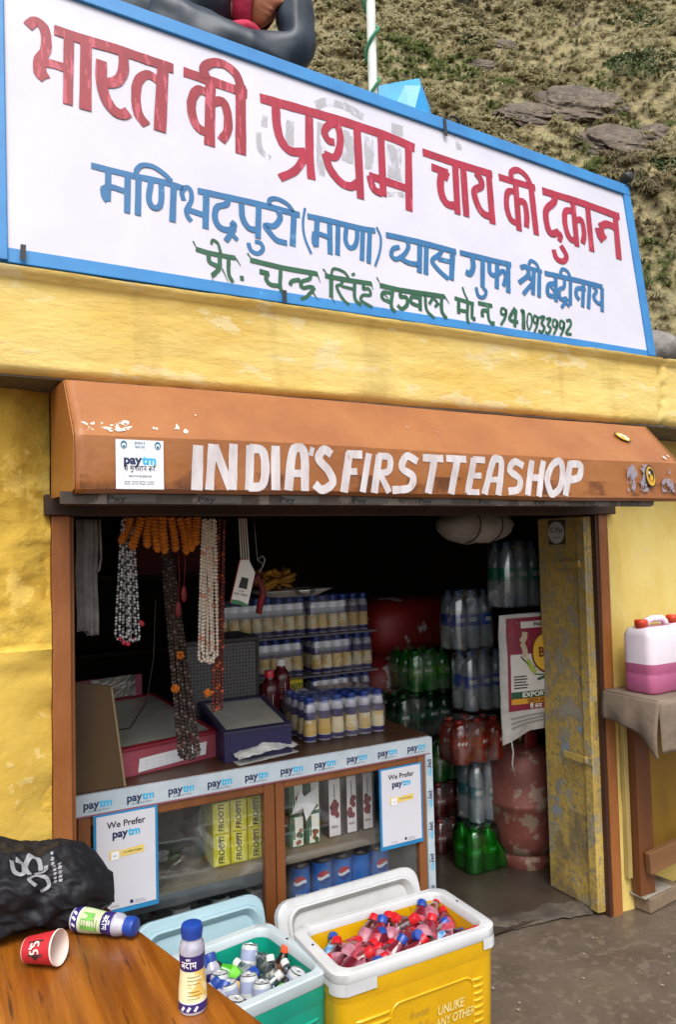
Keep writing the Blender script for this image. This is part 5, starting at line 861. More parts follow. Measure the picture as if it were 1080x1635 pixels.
def sq(x0,x1,z0,z1,mi,h): m.grid(lambda u,v: sackp((x0+(x1-x0)*u)/.46,(z0+(z1-z0)*v)/.535,h),10,10,mi)
smp=lambda h: (lambda x,y: sackp(x/.46,y/.535,h))
sq(.03,.43,.10,.52,0,.002); sq(.042,.42,.16,.355,1,.0030); sq(.042,.42,.155,.185,2,.0042); sq(.042,.42,.128,.153,3,.0042)
P8=smp(.0048); m.stroke([(.105,.487),(.36,.487)],.030,P8,1,sm=False); m.text('PARIMAL',.026,lambda x,y: smp(.006)(.23+x,.478+y),4,.02)
m.stroke([(.125,.455),(.12,.43),(.10,.41)],.03,P8,5); m.stroke([(.105,.405),(.115,.37),(.11,.34)],.028,P8,5); m.stroke([(.125,.33),(.15,.29),(.17,.268)],.024,P8,6); m.stroke([(.10,.335),(.13,.31),(.17,.29)],.004,P8,4); m.stroke([(.09,.345),(.115,.325)],.004,P8,4)
for rr,mi,h in ((.095,7,.0052),(.086,8,.0060)):
    m.add([smp(h)(.245+rr*math.cos(a),.355+rr*math.sin(a)) for a in [k*math.pi/16 for k in range(32)]]+[smp(h)(.245,.355)],[(k,(k+1)%32,32) for k in range(32)],mi)
m.text('BEST',.062,lambda x,y: smp(.0075)(.255+x,.338+y),7,.03)
m.stroke([(.16,.262),(.22,.255),(.28,.268)],.006,P8,2); m.stroke([(.18,.235),(.25,.25)],.012,P8,2)
for k in range(5): m.stroke([(.055,.255-k*.013),(.055+.06+.02*random.random(),.255-k*.013)],.0055,P8,4)
m.text('EXPORT',.030,lambda x,y: smp(.0066)(.165+x*1.25,.160+y),9,.02); hi(m,lambda x,y,h=0: smp(.0066)(.17+x,.131+y),hindi('g u l d A n _ k m'),.017,7,.18); hi(m,lambda x,y,h=0: smp(.0066)(.17+x,.105+y),hindi('S I _ b A l A'),.017,9,.18)
for k in range(3): m.stroke([(.04,.075-k*.016),(.36,.078-k*.016)],.006,P8,10)
m.build('sack_print',[M('sack_crimson','7c1430','6b1029',sc=9,rough=.5),M('sack_pale','b7b3ad',rough=.5),M('sack_green','16452c'),M('sack_gold','b8841f'),BLACK,M('sack_tan','a4967c'),M('sack_leaf','8a9a3c'),M('sack_brown','5a2a10'),M('sack_yellow','c49a2a'),M('sack_cream','cfc9bf'),M('sack_grey','77756f')],rs_)
# red sacks at the back
for i,(x,y,z,s,lb) in enumerate(((2.50,3.82,1.13,1.0,'upper dark red printed sack in the pile at the back right'),(2.44,3.78,.82,1.05,'lower dark red sack with white print at the back right'),(2.48,3.85,.42,1.15,'white sack at the bottom of the pile at the back right'))):
    m=MB(); m.ball((0,0,0),1,28,18)
    m.v=[((abs(a)**.6*(1 if a>0 else -1))*.34*s*(1+.08*float(vnoise(b*3+9,c*3,4))),(abs(b)**.6*(1 if b>0 else -1))*.22,(abs(c)**.7*(1 if c>0 else -1))*.17*(1+.15*float(vnoise(a*3,b*3+c,6)))) for a,b,c in m.v]
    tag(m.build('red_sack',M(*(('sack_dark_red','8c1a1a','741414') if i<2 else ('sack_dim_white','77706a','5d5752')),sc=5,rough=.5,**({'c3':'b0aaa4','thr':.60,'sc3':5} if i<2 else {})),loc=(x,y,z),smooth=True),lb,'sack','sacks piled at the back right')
m=MB(); m.ball((0,0,0),1,30,16)
m.v=[(a*.20*(1+.1*float(vnoise(b*5,c*5,2))),b*.13,c*.075*(1+.35*float(vnoise(a*5,b*4,6)))) for a,b,c in m.v]
for x in (-.07,.06): m.tube([(x,.13*math.cos(t),.085*math.sin(t)) for t in [k*math.pi/8 for k in range(17)]],.003,5,1)
m.tube([(0,0,.08),(0,.02,.36)],.003,5,1)
tag(m.build('cloth_bundle',[M('bundle_cloth','a39b94','857d76',sc=9,rough=.8),M('bundle_cord','3a332e')],loc=(2.27,2.85,1.70),smooth=True),'white cloth bundle tied with cord hanging from the shop ceiling','bundle')
# ---------------------------------------------------------------- side table with cans, right edge
stt=thing('side_table','brown wooden trestle table at the right edge under a grey cloth','table',(2.95,2.2,0))
BW=M('brown_table_wood','6b3d1c','553016',sc=5,rough=.55,bump=.002,bsc=40,st=(1,1,.2))
def tb(b,nm,mt): b.v=[(x-2.95,y-2.2,z) for x,y,z in b.v]; b.build(nm,mt,stt,bevel=.003)
tb(MB().box((2.56,2.06,.945),(3.7,2.335,.968)),'table_top',BW)
tb(MB().box((2.655,2.295,.092),(2.745,2.34,.944)),'leg',BW); tb(MB().box((3.55,2.295,.02),(3.64,2.34,.944)),'leg',BW); tb(MB().box((3.55,2.08,.02),(3.64,2.12,.944)),'leg',BW)
m=MB(); m.X=Matrix.Translation((2.70,2.262,.235))@Matrix.Rotation(.0,4,'Z')@Matrix.Rotation(-.10,4,'Y'); m.box((-.02,-.0,-.045),(.95,.028,.045)); m.X=None; m.X=None; tb(m,'stretcher',M('raw_brown_wood','7d5836','6a4626',sc=5,rough=.65,st=(.2,1,1)))
cl_=MB()
def cloth(u,v):
    x=2.515+u*1.2; 
    if v<.5: y=2.335-v*2*.29; z=.973+.004*float(vnoise(x*9,y*9,2))
    else: y=2.042-.012*math.sin(x*22)-.02*(v-.5); z=.970-(v-.5)*2*(.175+.05*float(vnoise(x*3,1,2)))
    return (x,y,z)
cl_.grid(cloth,50,26)
def clothl(u,v):
    y=2.335-u*.29; d=.11+.11*u**3; return (2.515-.030*math.sin(v*2)*(.6+.5*u)+.008*math.sin(u*12)*v,y-.01*v,.973-v*d)
cl_.grid(clothl,18,14,flip=True); tag(cl_.build('table_cloth',M('grey_brown_cloth','746557','605246',sc=6,rough=.9,bump=.006,bsc=18),smooth=True,solid=.004),'grey brown cloth draped over the side table','cloth')
for q in (M('milky_plastic','d6ccd5','c9bec8',sc=5,rough=.35),M('pink_liquid','aa5c80','9a5075',sc=5,rough=.3)):
    P_=q.node_tree.nodes['Principled BSDF']; P_.inputs['Subsurface Weight'].default_value=.6; P_.inputs['Subsurface Scale'].default_value=.06; P_.inputs['Subsurface Radius'].default_value=(1,.7,.8)
def jerry(lb,loc,rz,lvl):
    t=thing('jerry_can',lb,'jerry can',loc,rz,'pink liquid jerry cans on the side table'); hx,hy=.118,.075
    m=MB(); m.loft([rrect(hx*.94,hy*.92,.03,0),rrect(hx,hy,.035,.012),rrect(hx,hy,.035,.075),rrect(hx*.985,hy*.98,.035,.08),rrect(hx,hy,.035,.085),rrect(hx,hy,.035,lvl),rrect(hx,hy,.035,lvl+.004),rrect(hx,hy,.035,.235),rrect(hx*.93,hy*.88,.035,.262),rrect(hx*.7,hy*.5,.03,.272)],[0,0,0,0,0,0,1,1,1]); m.build('can_body',[M('pink_liquid','aa5c80','9a5075',sc=5,rough=.3),M('milky_plastic','cfc6cf','c2b7c2',sc=5,rough=.35)],t,smooth=True)
    m=MB(); m.tube([(-.055,0,.262),(-.045,0,.292),(-.01,0,.30),(.055,0,.298),(.075,0,.285),(.085,0,.258)],[.016,.015,.015,.015,.015,.016],10); m.build('handle',M('milky_plastic','cfc6cf'),t,smooth=True)
    m=MB(); m.lathe([(.024,0),(.024,.012),(.027,.012),(.027,.036),(.023,.039)],20,T=Matrix.Translation((-.078,0,.262))); m.build('cap',M('cap_orange_red','c33a1c',rough=.4),t,smooth=True); return t
jerry('front jerry can half full of pink liquid at the right edge','',0,.115) if False else None
jerry('front jerry can half full of pink liquid, nearest the shop door',(2.69,2.205,.978),.05,.118); jerry('jerry can behind the front one, mostly hidden at the right edge',(2.955,2.255,.978),.0,.15)
m=MB(); m.X=Matrix.Translation((2.688,2.278,.018))@Matrix.Rotation(.14,4,'Z'); m.box((0,0,0),(.24,.125,.064)); m.X=None
tag(m.build('stone_block',M('tan_stone','7d6a55','6a5845',sc=8,rough=.85,bump=.004,bsc=40),bevel=.006),'tan stone block under the leg of the side table','stone')
m=MB(); m.X=Matrix.Translation((2.66,2.27,.083))@Matrix.Rotation(.1,4,'Z'); m.box((0,0.01,0),(.20,.115,.009)); m.X=None
tag(m.build('flat_stone',M('pale_slate','8f877a','746c60',sc=9,rough=.8,bump=.003,bsc=50),bevel=.003),'thin pale flat stone between the stone block and the table leg','stone')
m=MB(); m.box((2.762,2.40,.13),(3.5,2.42,.93)); tag(m.build('yellow_board',M('yellow_board_paint','94701f','7d5d17',sc=5,rough=.6,st=(1,1,.3)),bevel=.002),'dull yellow board leaning behind the side table','board')
m=MB(); m.box((2.625,2.33,.16),(2.650,2.352,.95)); tag(m.build('pale_batten',M('pale_yellow_wood','b09a5c','8f7a42',sc=9,rough=.7,st=(1,1,.2)),bevel=.002),'narrow pale yellow batten against the pillar beside the table leg','batten')
# ---------------------------------------------------------------- foreground table and what lies on it
TBL=thing('wooden_table','varnished orange brown wooden table in the left foreground, wet and worn','table',(0,1.5,0))
TV=M('varnished_wood','a2601a','7c440e',sc=13,rough=.28,bump=.0014,bsc=70,st=(2.3,.13,1),lo=.38,hi=.62,c3='5a310f',thr=.60,sc3=40,c4='b87428',thr4=.56,sc4=4,rough2=.5,coat=.3,k=0.82)
m=MB(); P4=[(-1.0,2.06),(.340,2.06),(.60,1.05),(-1.0,.95)]
m.prism([(x,y-1.5) for x,y in P4],lambda a,b,h:(a,b,.75-h),.032); m.build('table_top',TV,TBL,bevel=.004)
m=MB(); m.prism([(-.95,.50),(.295,.50),(.535,-.40),(-.95,-.50)],lambda a,b,h:(a,b,.717-h),.07); m.build('apron',TV,TBL)
for x,y in ((.27,.46),(.50,-.36),(-.92,.46),(-.92,-.46)): m=MB().box((x-.03,y-.03,.0),(x+.03,y+.03,.647)); m.build('leg',TV,TBL,bevel=.003)
m=MB(); m.X=Matrix.Rotation(.25,4,'Z')
for k in range(4): m.X=Matrix.Translation((.12-.13*k,0,.7503))@Matrix.Rotation(.255,4,'Z'); m.box((-.0008,-.62,0),(.0008,.60,.0004))
m.X=None; m.build('plank_gap',M('dark_gap','1d0f05'),TBL)
o=milk(28,True).build('milk_bottle',MILKMATS+[M('label_print_olive','6f6428'),M('almond_green','6fae4e','5a9a40',sc=30)],loc=(.430,1.432,.751),smooth=True); o.data.set_sharp_from_angle(angle=.6); o.rotation_euler[2]=-.05; tag(o,'purple and yellow milk drink bottle standing upright on the wooden table','bottle','milk drink bottles on the table')
d=Vector((.401-.277,1.74-1.862,0)).normalized()
o=milk(28,True,True).build('milk_bottle',[PURP,M('label_pale_green','bcc9a4','a9bb8c',sc=30,rough=.4)]+MILKMATS[2:]+[M('label_print_olive','6f6428'),M('almond_green','6fae4e','5a9a40',sc=30)],loc=(.283,1.855,.751+.0268),smooth=True); o.data.set_sharp_from_angle(angle=.6)
o.rotation_mode='QUATERNION'; zz=d; xx=Vector((0,0,1)).cross(zz).normalized(); o.rotation_quaternion=Matrix((xx,zz.cross(xx),zz)).transposed().to_quaternion()@Euler((0,0,4.74)).to_quaternion(); tag(o,'milk drink bottle with pale green label lying on its side before the black bag','bottle','milk drink bottles on the table')
cu=MB(); cu.lathe([(0,.004),(.0235,.004),(.0245,0),(.0255,.002)],32,[1,1,1],cap=False); cu.lathe([(.0255,.002),(.0335,.071)],32,0,cap=False); cu.lathe([(.0335,.071),(.0350,.0722),(.0352,.0740),(.0345,.0755),(.0332,.0745)],32,1,cap=False); cu.lathe([(.0332,.0745),(.0245,.008),(0,.008)],32,1,cap=False)
cu.lathe([(.0256,.003),(.0259,.006)],32,1,cap=False)
hm_=lambda x,y: Vector(((.0262+.0085*(y/.07)*1.0+.0004)*math.cos(-.5+x/.03),(.0262+.0085*(y/.07)+.0004)*math.sin(-.5+x/.03),y))
cu.stroke([(-.010,.018),(-.010,.054)],.030,hm_,2,sm=False); cu.stroke([(.003,.030),(.010,.036),(.003,.042)],.006,hm_,2)
hm2=lambda x,y: (lambda p: Vector((p.x*1.02,p.y*1.02,p.z)))(hm_(x,y))
cu.stroke([(-.020,.028),(-.014,.026),(-.014,.034),(-.020,.036),(-.020,.044),(-.013,.046)],.0035,hm2,1); cu.stroke([(-.006,.026),(-.001,.026),(-.001,.034),(-.006,.036),(-.006,.044),(0,.046)],.0035,hm2,1); cu.stroke([(-.010,.022),(-.010,.030)],.003,hm2,1)
cup_d=Vector((.064,-.052,.012)).normalized(); zz=cup_d; xx=Vector((0,0,1)).cross(zz).normalized()
o=cu.build('paper_cup',[M('cup_red','c0232f','b01c28',sc=9,rough=.5,k=0.85),M('cup_white','dcc9c0',rough=.6),M('cup_dark','2c1a1a')],loc=(.172,1.765,.7785),smooth=True); o.data.set_sharp_from_angle(angle=.6); o.rotation_mode='QUATERNION'; o.rotation_quaternion=Matrix((xx,zz.cross(xx),zz)).transposed().to_quaternion()@Euler((0,0,3.5)).to_quaternion(); tag(o,'small red paper cup lying on its side on the wooden table','paper cup')
# black drawstring bag
bg=thing('drawstring_bag','black nylon drawstring bag with grey print lying on the table','bag',(.13,1.97,.752))
NYL=M('black_nylon','191a1f','131419',sc=8,rough=.6,spec=.28,bump=.009,bsc=7,st=(1,1.5,1.5),ridge=1)
def bagp(u,v,off=0):
    # u along the bag from the open left end to the closed right end, v around
    x=-.33+u*.585; a=2*math.pi*v; s=1-max(0,(u-.80)/.2)**2.2*.62; s*=.86+.14*min(1,u*3); hy=.112*s+.02*(1-u); hz_=.076*s+(.018 if .2<u<.7 else 0)*math.sin((u-.2)/.5*math.pi if .2<u<.7 else 0)
    cy=math.cos(a); cz=math.sin(a); sg=lambda q,p: math.copysign(abs(q)**p,q)
    y=sg(cy,.75)*hy; z=hz_+sg(cz,.8)*hz_
    fold=.016*math.sin(v*46+u*16+5*float(vnoise(u*5,v*5,3)))*float(vnoise(u*5+3,v*9,7))*(1.2-u*.7)+.040*(float(vnoise(u*7,v*8,2,4))-.5)*(1.2-.7*u)
    fold+=.055*(.22-abs(float(vnoise(u*8+v*5,v*15-u*7,2,4))-.5))*(1.25-.75*u)
    n=Vector((0,cy,cz)); p=Vector((x,y,z))+n*(fold+off); p.y+=-.05*(1-u)*.6; p.z=max(p.z,.0015+off); return p
m=MB(); m.grid(lambda u,v: bagp(u,v),150,180); 
c=Vector((.262,0,.065)); b0=len(m.v); m.add([bagp(1,k/180) for k in range(180)]+[c],[(k,(k+1)%180,180) for k in range(180)])
m.build('bag_body',NYL,bg,smooth=True)
m=MB(); m.tube([bagp(.985-.12*abs(math.sin(math.pi*k/40)),.55+.43*k/40,.002) for k in range(41)],.003,6); m.tube([bagp(.42+.05*math.sin(k*.3),.25+.60*k/40,.004) for k in range(41)],.0045,6); m.build('seam',M('nylon_edge','24252b',rough=.5),bg,smooth=True)
m=MB(); m.grid(lambda u,v: bagp(.30+.09*u+.03*math.sin(v*3),.22+.62*v,.006+.004*math.sin(u*3.1)),8,60); m.build('hem',NYL,bg,smooth=True,solid=.002)
m=MB(); bm_=lambda x,y: bagp(.64+x,.30-.0+y,.003)
for k,(w_,pts) in enumerate(((.035,'-.10,.00 -.09,.05 -.05,.055 -.045,.0 -.08,-.01'),(.035,'-.02,.06 -.035,.0 -.01,-.04 .03,-.03 .035,.03'),(.03,'.0,.06 .05,.05 .06,.0'),(.03,'.0,.14 -.03,.11 .0,.08 .05,.10 .06,.15 .02,.17'))):
    m.stroke([tuple(map(float,q.split(','))) for q in pts.split()],w_*.62,lambda x,y,k=k: bagp(.68+x*.8,.325+y*.72,.0035+.0004*k),0,jit=.08)
for k in range(9): m.stroke([(.085+.0,-.05+k*.024),(.098,-.045+k*.024)],.016,lambda x,y: bagp(.68+x*.8,.325+y*.65,.0035),0,jit=.2)
for k in range(5): m.stroke([(.108,.04+k*.026),(.124,.045+k*.026)],.018,lambda x,y: bagp(.68+x*.8,.325+y*.65,.0035),0,jit=.2)
m.build('print',M('grey_print_bag','8c8d92','77787d',sc=20,rough=.6),bg)
# ---------------------------------------------------------------- ice boxes
def icebox(lb,loc,rz,hx,hy,H,bodymat,linermat,rimmat,lid_lb,notch,ribs):
    t=thing('ice_box',lb,'ice box',loc,rz,'plastic ice boxes'); r=.045
    m=MB(); m.loft([rrect(hx*.93,hy*.92,r,0),rrect(hx*.945,hy*.935,r,.012),rrect(hx*.972,hy*.965,r,H-.09),rrect(hx*.975,hy*.968,r,H-.085),rrect(hx*.988,hy*.983,r,H-.075),rrect(hx*.99,hy*.985,r,H-.03)],cap1=False)
    y0=-hy
    def fy(z): return -hy*(.935+(.965-.935)*z/(H-.09))-.0
    for x0,x1 in ribs:
        for k in range(11): 
            z=.05+k*.021; m.tube([(x0,fy(z)+.003,z),(x0+.01,fy(z)-.001,z),((x0+x1)/2,fy(z)-.001,z),(x1-.01,fy(z)-.001,z),(x1,fy(z)+.003,z)],.005,6)
    if notch:
        P=[]; x0,x1,z0,z1=-.11,.185,.07,H-.13
        for q in rrect((x1-x0)/2,(z1-z0)/2,.03,0,5): P.append(((x0+x1)/2+q[0],fy((z0+z1)/2+q[1])-.001,(z0+z1)/2+q[1]))
        m.tube(P+[P[0]],.0035,6)
    m.build('body',bodymat,t,smooth=True).data.set_sharp_from_angle(angle=.6)
    m=MB(); m.loft([rrect(hx*.86,hy*.82,.04,H-.025),rrect(hx*.82,hy*.76,.04,.06)],cap0=False,cap1=True); m.build('liner',linermat,t,smooth=True).data.set_sharp_from_angle(angle=.8)
    m=MB(); m.loft([rrect(hx*.993,hy*.99,r,H-.036),rrect(hx,hy,r,H-.032),rrect(hx,hy,r,H-.004),rrect(hx*.985,hy*.98,r,H),rrect(hx*.885,hy*.85,.04,H),rrect(hx*.868,hy*.828,.04,H-.006),rrect(hx*.862,hy*.822,.04,H-.03)],cap0=False,cap1=False)
    if notch:
        def skirt(pts,z0): m.loft([[(x,y,H-.03) for x,y in pts],[(x,y,z0) for x,y in pts]])
        def arc(x0,x1,dz): 
            N=10
            m.grid(lambda u,v:(x0+(x1-x0)*u,-hy-.0015-.003*math.sin(math.pi*v)+.0*u,H-.03-(dz*v)),N,4)
        m.grid(lambda u,v:(-hx+.030+u*.10,-hy-.002,H-.028-.034*v),8,3); m.grid(lambda u,v:(hx-.030-u*.035+.0,-hy-.002,H-.028-.034*v),6,3,flip=True)
        m.grid(lambda u,v:(lambda a:(-hx+r-(r+.002)*math.cos(a),-hy+r-(r+.002)*math.sin(a),H-.028-.034*v))(math.pi/2*u),8,3,flip=False)
        m.grid(lambda u,v:(lambda a:(hx-r+(r+.002)*math.cos(a),-hy+r-(r+.002)*math.sin(a),H-.028-.034*v))(math.pi/2*u),8,3,flip=True)
        m.grid(lambda u,v:(-hx-.002,-hy+r+u*(2*hy-2*r),H-.028-.020*v),8,2,flip=True)
    m.build('rim',rimmat,t,smooth=True).data.set_sharp_from_angle(angle=.7)
    m=MB()
    for sx in (-1,1): m.lathe([(.004,0),(.004,.003)],10,T=Matrix.Translation((sx*hx*.93,hy*.2,H-.001)))
    m.build('bolt',M('dark_bolt','17181a'),t)
    # open lid folded back behind the box, inner side up
    m=MB(); w,d=hx*1.0,hy*.92
    m.loft([rrect(w*.93,d*.9,.05,-.028),rrect(w,d,.055,-.02),rrect(w,d,.055,.008),rrect(w*.98,d*.97,.055,.014),rrect(w*.90,d*.84,.045,.014),rrect(w*.885,d*.82,.045,.026),rrect(w*.86,d*.78,.045,.028),rrect(w*.82,d*.70,.04,.014),rrect(w*.80,d*.67,.04,.004)])
    l=m.build('lid',rimmat,t,smooth=True); l.data.set_sharp_from_angle(angle=.7); return t,l
YB=M('yellow_plastic','e0ae08','d4a206',sc=6,rough=.32,c3='c08f12',thr=.64,sc3=16,bump=.0008,bsc=120,k=0.85); TQ=M('turquoise_plastic','12a389','0f957d',sc=6,rough=.32,k=0.85)
RIMW=M('white_plastic','cfd0d2','c0c1c2',sc=5,rough=.35,c3='9b9890',thr=.7,sc3=14,k=0.85); RIMB=M('pale_blue_plastic','a9c6d0','9dbcc8',sc=5,rough=.35,k=0.88)
yb,yl=icebox('large yellow ice box with white rim full of red soda bottles','',0,.30,.16,.42,YB,YB,RIMW,'',True,((-.26,-.13),(.215,.27))) if False else icebox('large yellow ice box with white rim, filled with small red drink bottles',(1.272,2.065,.015),.0,.290,.158,.405,YB,YB,RIMW,'',True,((-.225,-.115),(.185,.222)))
yl.location=(.03,.305,.262); yl.rotation_euler=(math.radians(70),0,.03)
m=MB(); q=fr((.04,-.1538,.175),(1,0,0),(0,0,1)); 
m.text('UNLIKE',.037,lambda a,b: q(a+.058,b+.022),0,.02,shear=.12,sx=.78); m.text('ANY OTHER',.035,lambda a,b: q(a+.074,b-.012),0,.02,shear=.12,sx=.74); m.text('frooti',.03,lambda a,b: q(a-.055,b+.04),1,.0,shear=.2)
P=[]
for k in range(22): a=math.pi*.1+2*math.pi*k/22; R_=.050 if k%2 else .033; P.append((-.045+R_*math.cos(a)*.95,-.02+R_*math.sin(a)*.9))
m.stroke(P+[P[0]],.0035,lambda a,b: q(a,b),1,sm=False); m.stroke([(-.085,-.075),(-.07,-.04),(-.09,-.02)],.006,lambda a,b:q(a,b,.0004),2); m.stroke([(-.05,-.085),(-.035,-.06),(-.02,-.085)],.005,lambda a,b:q(a,b,.0004),2)
m.build('embossed_lettering',[M('worn_cream_print','dcc98a','c9b158',sc=30),M('worn_olive_print','a8842a'),M('brown_print','6a4a12')],yb)
tq,tl=icebox('turquoise ice box with pale blue rim, filled with cans and milk drinks',(.765,2.135,.015),.16,.225,.185,.385,TQ,TQ,M('pale_white_plastic','c3ced2','b5c2c8',sc=5,rough=.35,k=0.88),'',False,((.05,.17),))
tl.location=(.065,.300,.245); tl.rotation_euler=(math.radians(70),0,-.10); tl.data.materials[0]=RIMB
# drinks inside the boxes
def small(mats,cap=True,n=14):
    m=MB(); m.lathe([(.019,0),(.024,.005),(.0245,.045),(.0222,.056),(.0245,.068),(.0235,.092),(.0135,.116),(.0105,.124),(.0105,.128)],n,[0,0,0,1,1,0,0,0]); m.lathe([(.0128,.124),(.0128,.138),(.0112,.1405)],14,2); m.lathe([(.0132,.1225),(.0132,.1245)],14,2); return m
CH=M('cherry_drink','74202c','5a1520',sc=9,rough=.15,spec=.8); CH2=clear('rose_drink',(.82,.50,.54),.22,.75,.1,dirt_haze=.2)
PRD=[('red drink with red cap',[CH,M('label_cherry','8e2034','b05060',sc=40,rough=.4),M('cap_bright_red','b8141f',rough=.4)]),
 ('pink drink with pale label',[CH2,M('label_rose','b07a88','8c4a5c',sc=40,rough=.4),M('cap_bright_red','b8141f')]),
 ('clear drink with blue cap',[clear('clear_drink',(.75,.82,.9),.2,.7,.1),M('label_sky','3a7fb4','9cc0d6',sc=50,rough=.4),CAPB]),
 ('red drink with blue cap',[CH,M('label_cherry','8e2034'),CAPB])]
protos=[]
def scatter(pl,box,H,hx,hy,rz,loc,nx_,ny_,names,group,seedv,z0,protos_,mult=1):
    R0=random.Random(seedv); k=0
    for j in range(ny_):
        for i in range(nx_):
            x=(-1+2*(i+.5)/nx_)*hx+R0.uniform(-.012,.012); y=(-1+2*(j+.5)/ny_)*hy+R0.uniform(-.010,.010); kind=pl[(k*5+R0.randrange(3))%len(pl)]; k+=1
            tilt=R0.uniform(.75,1.42); az=R0.uniform(0,6.28) if R0.random()<.4 else R0.uniform(-.9,1.3)
            d=Vector((math.sin(tilt)*math.cos(az),math.sin(tilt)*math.sin(az),math.cos(tilt)))
            c=Vector((x,y,z0+R0.uniform(-.018,.022)))-d*.10
            c.x=max(-hx*1.0,min(hx*1.0,c.x)); c.y=max(-hy*1.0,min(hy*1.0,c.y)); e=c+d*.18
            if abs(e.x)>hx*1.13: c.x-=math.copysign(abs(e.x)-hx*1.13,e.x)
            if abs(e.y)>hy*1.15: c.y-=math.copysign(abs(e.y)-hy*1.15,e.y)
            W_=Matrix.Rotation(rz,4,'Z'); p=W_@c+Vector(loc)
            yield kind,p,(Matrix.Rotation(rz,4,'Z').to_quaternion()@d.to_track_quat('Z','Y')@Euler((0,0,R0.uniform(0,6.28))).to_quaternion()),i,j
def colname(i,n): return ('against the left end','left of the middle','near the middle','right of the middle','against the right end')[min(4,int(5*i/n))]
def rowname(j,n): return ('front row','second row','third row','back row','back row')[j if j<n-1 else 3]
made={}
used={}
ORD=['','second ','third ','fourth ','fifth ']
def place(key,proto,lb,cat,group,p,q,sc=1):
    if key not in made: o=proto(); made[key]=o
    else: o=made[key].copy(); COL.objects.link(o)
    o.location=p; o.scale=(sc,)*3; o.rotation_mode='QUATERNION'; o.rotation_quaternion=q; c=used.get(lb,0); used[lb]=c+1
    tag(o,(ORD[c]+lb) if c else lb,cat,group); return o
kinds=[0,1,0,1,2,1,3,0,1,2,1]
def mkp(k):
    def f(): o=small(None).build('drink_bottle',PRD[k][1],smooth=True); o.data.set_sharp_from_angle(angle=.7); return o
    return f
for kind,p,q,i,j in scatter(kinds,None,.4,.232,.112,0,(1.272,2.065,.015),9,4,None,None,11,.338,None):
    place(('y',kind),mkp(kind),PRD[kind][0]+', '+rowname(j,4)+' of yellow box '+colname(i,9),'drink bottle','small drink bottles in the yellow ice box',p,q,1.28)
wt=MB(); wt.loft([rrect(.285*.845,.158*.80,.04,.30,5)],cap1=True); o=wt.build('ice_water',M('icy_red_water','6a3a3c','8a6468',sc=30,rough=.08,bump=.004,bsc=40),loc=(1.272,2.065,.015)); setting(o,'stuff')
wt=MB(); wt.loft([rrect(.225*.845,.185*.80,.04,.27,5)],cap1=True); o=wt.build('ice_water',M('icy_water','5d6a68','87918e',sc=30,rough=.08,bump=.004,bsc=40),loc=(.765,2.135,.015)); o.rotation_euler[2]=.16; setting(o,'stuff')
CANM=[M('can_white','c6c9cc',rough=.35,metal=.2),M('can_top','b4b6b8',rough=.25,metal=.9),M('can_blue','8f98b4',rough=.35)]
def mkcan():
    m=MB(); m.lathe([(.022,0),(.0265,.006),(.0265,.035),(.0265,.075),(.0265,.105),(.0235,.116)],20,[0,2,0,2,0],cap=True); m.lathe([(.0235,.116),(.024,.1185),(.022,.119),(.021,.115),(0,.1145)],20,1,cap=False); m.tube([(-.004,0,.1165),(.008,0,.1165)],.003,6,1); o=m.build('drink_can',CANM,smooth=True); o.data.set_sharp_from_angle(angle=.6); return o
def mkmilk(): o=milk(16).build('milk_drink',MILKMATS,smooth=True); o.data.set_sharp_from_angle(angle=.6); return o
def mkb(c1,c2,c3): 
    def f(): o=small(None).build('soft_drink',[c1,c2,c3],smooth=True); o.data.set_sharp_from_angle(angle=.7); return o
    return f
GL_=M('lime_drink','4fae2a','3f9a20',sc=9,rough=.2); 
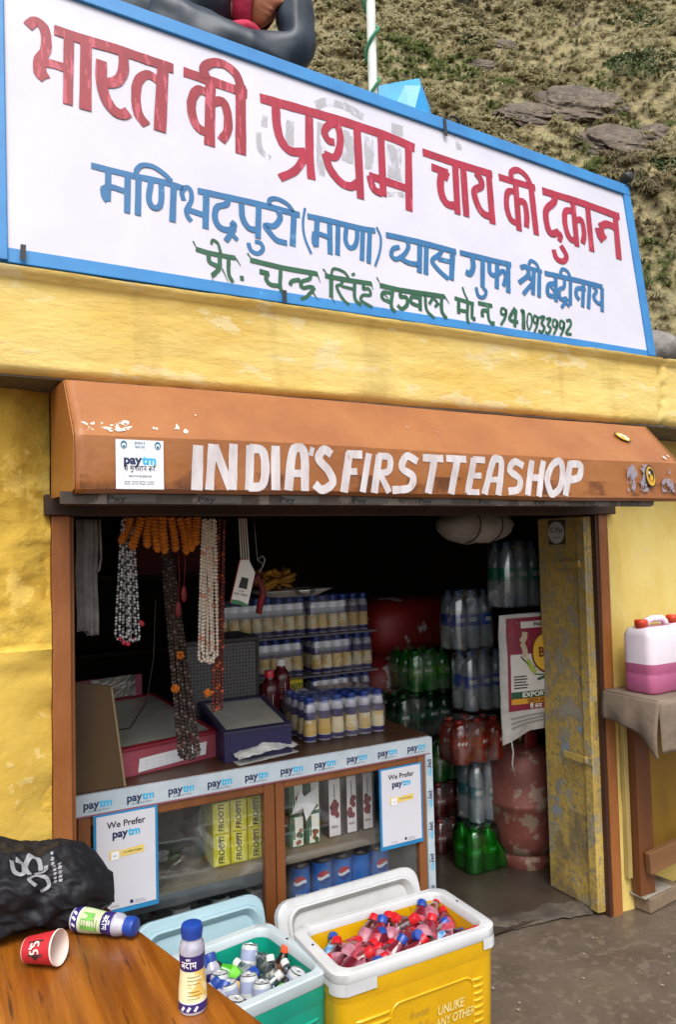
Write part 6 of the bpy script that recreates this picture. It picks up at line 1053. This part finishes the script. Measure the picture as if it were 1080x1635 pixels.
TK=[('white can',mkcan,'can'),('milk bottle with blue cap',mkmilk,'bottle'),('lime bottle with black cap',mkb(GL_,M('label_lime_bright','6cc23a'),M('cap_black','141416')),'bottle'),('cola bottle with orange cap',mkb(COLA,M('label_amber','6a3a1c'),M('cap_bright_orange','d2491a')),'bottle'),('crinkled clear bottle',mkb(clear('clear_drink',(.75,.82,.9)),M('crinkle_label','8f9690','565c56',sc=60,rough=.3),M('cap_white','c9c6c2')),'bottle')]
tkk=[1,0,2,1,0,0,1,4,1,0,4,3,0,1,2,0,1,4,0,1,0,1,0,4]
k=0
SPOT=[(-.13,-.10,1,.9,-1.0),(-.07,-.115,0,.2,0),(-.02,-.09,1,1.2,2.2),(.03,-.105,0,.25,1),(.075,-.11,2,.9,.2),(.13,-.10,0,.4,-.5),(.165,-.055,4,1.0,1.5),(-.15,-.04,0,.3,2),(-.09,-.05,1,.8,.4),(-.035,-.045,0,.2,2),(.02,-.05,0,.25,1),(.08,-.045,4,.9,-.4),(.125,-.01,4,.7,1.2),(.175,.02,3,.35,.2),(-.155,.03,1,.7,2.4),(-.10,.02,1,.9,-.3),(-.04,.015,0,.2,1),(.02,.01,1,1.45,.35),(.08,.05,4,1.1,2.0),(-.14,.09,0,.3,1),(-.08,.085,1,.75,.7),(-.02,.08,1,.5,1.6),(.04,.085,2,1.0,2.6),(.10,.095,0,.4,.6),(.15,.085,4,.8,3.0)]
rowt=lambda y: 'at the front' if y<-.08 else 'in the second row' if y<-.02 else 'in the third row' if y<.06 else 'along the back'
colt=lambda x: 'left end' if x<-.11 else 'left half' if x<-.03 else 'middle' if x<.05 else 'right half' if x<.12 else 'right end'
for x,y,kd,tl_,az in SPOT:
    d=Vector((math.sin(tl_)*math.cos(az),math.sin(tl_)*math.sin(az),math.cos(tl_))); W_=Matrix.Rotation(.16,4,'Z'); c=Vector((x,y,.318))-d*(.06 if kd==0 else .08); p=W_@c+Vector((.765,2.135,.015)); q=W_.to_quaternion()@d.to_track_quat('Z','Y')@Euler((0,0,x*40)).to_quaternion()
    place(('t',kd),TK[kd][1],TK[kd][0]+' '+rowt(y)+' of the turquoise box, '+colt(x),TK[kd][2],'drinks in the turquoise ice box',p,q)
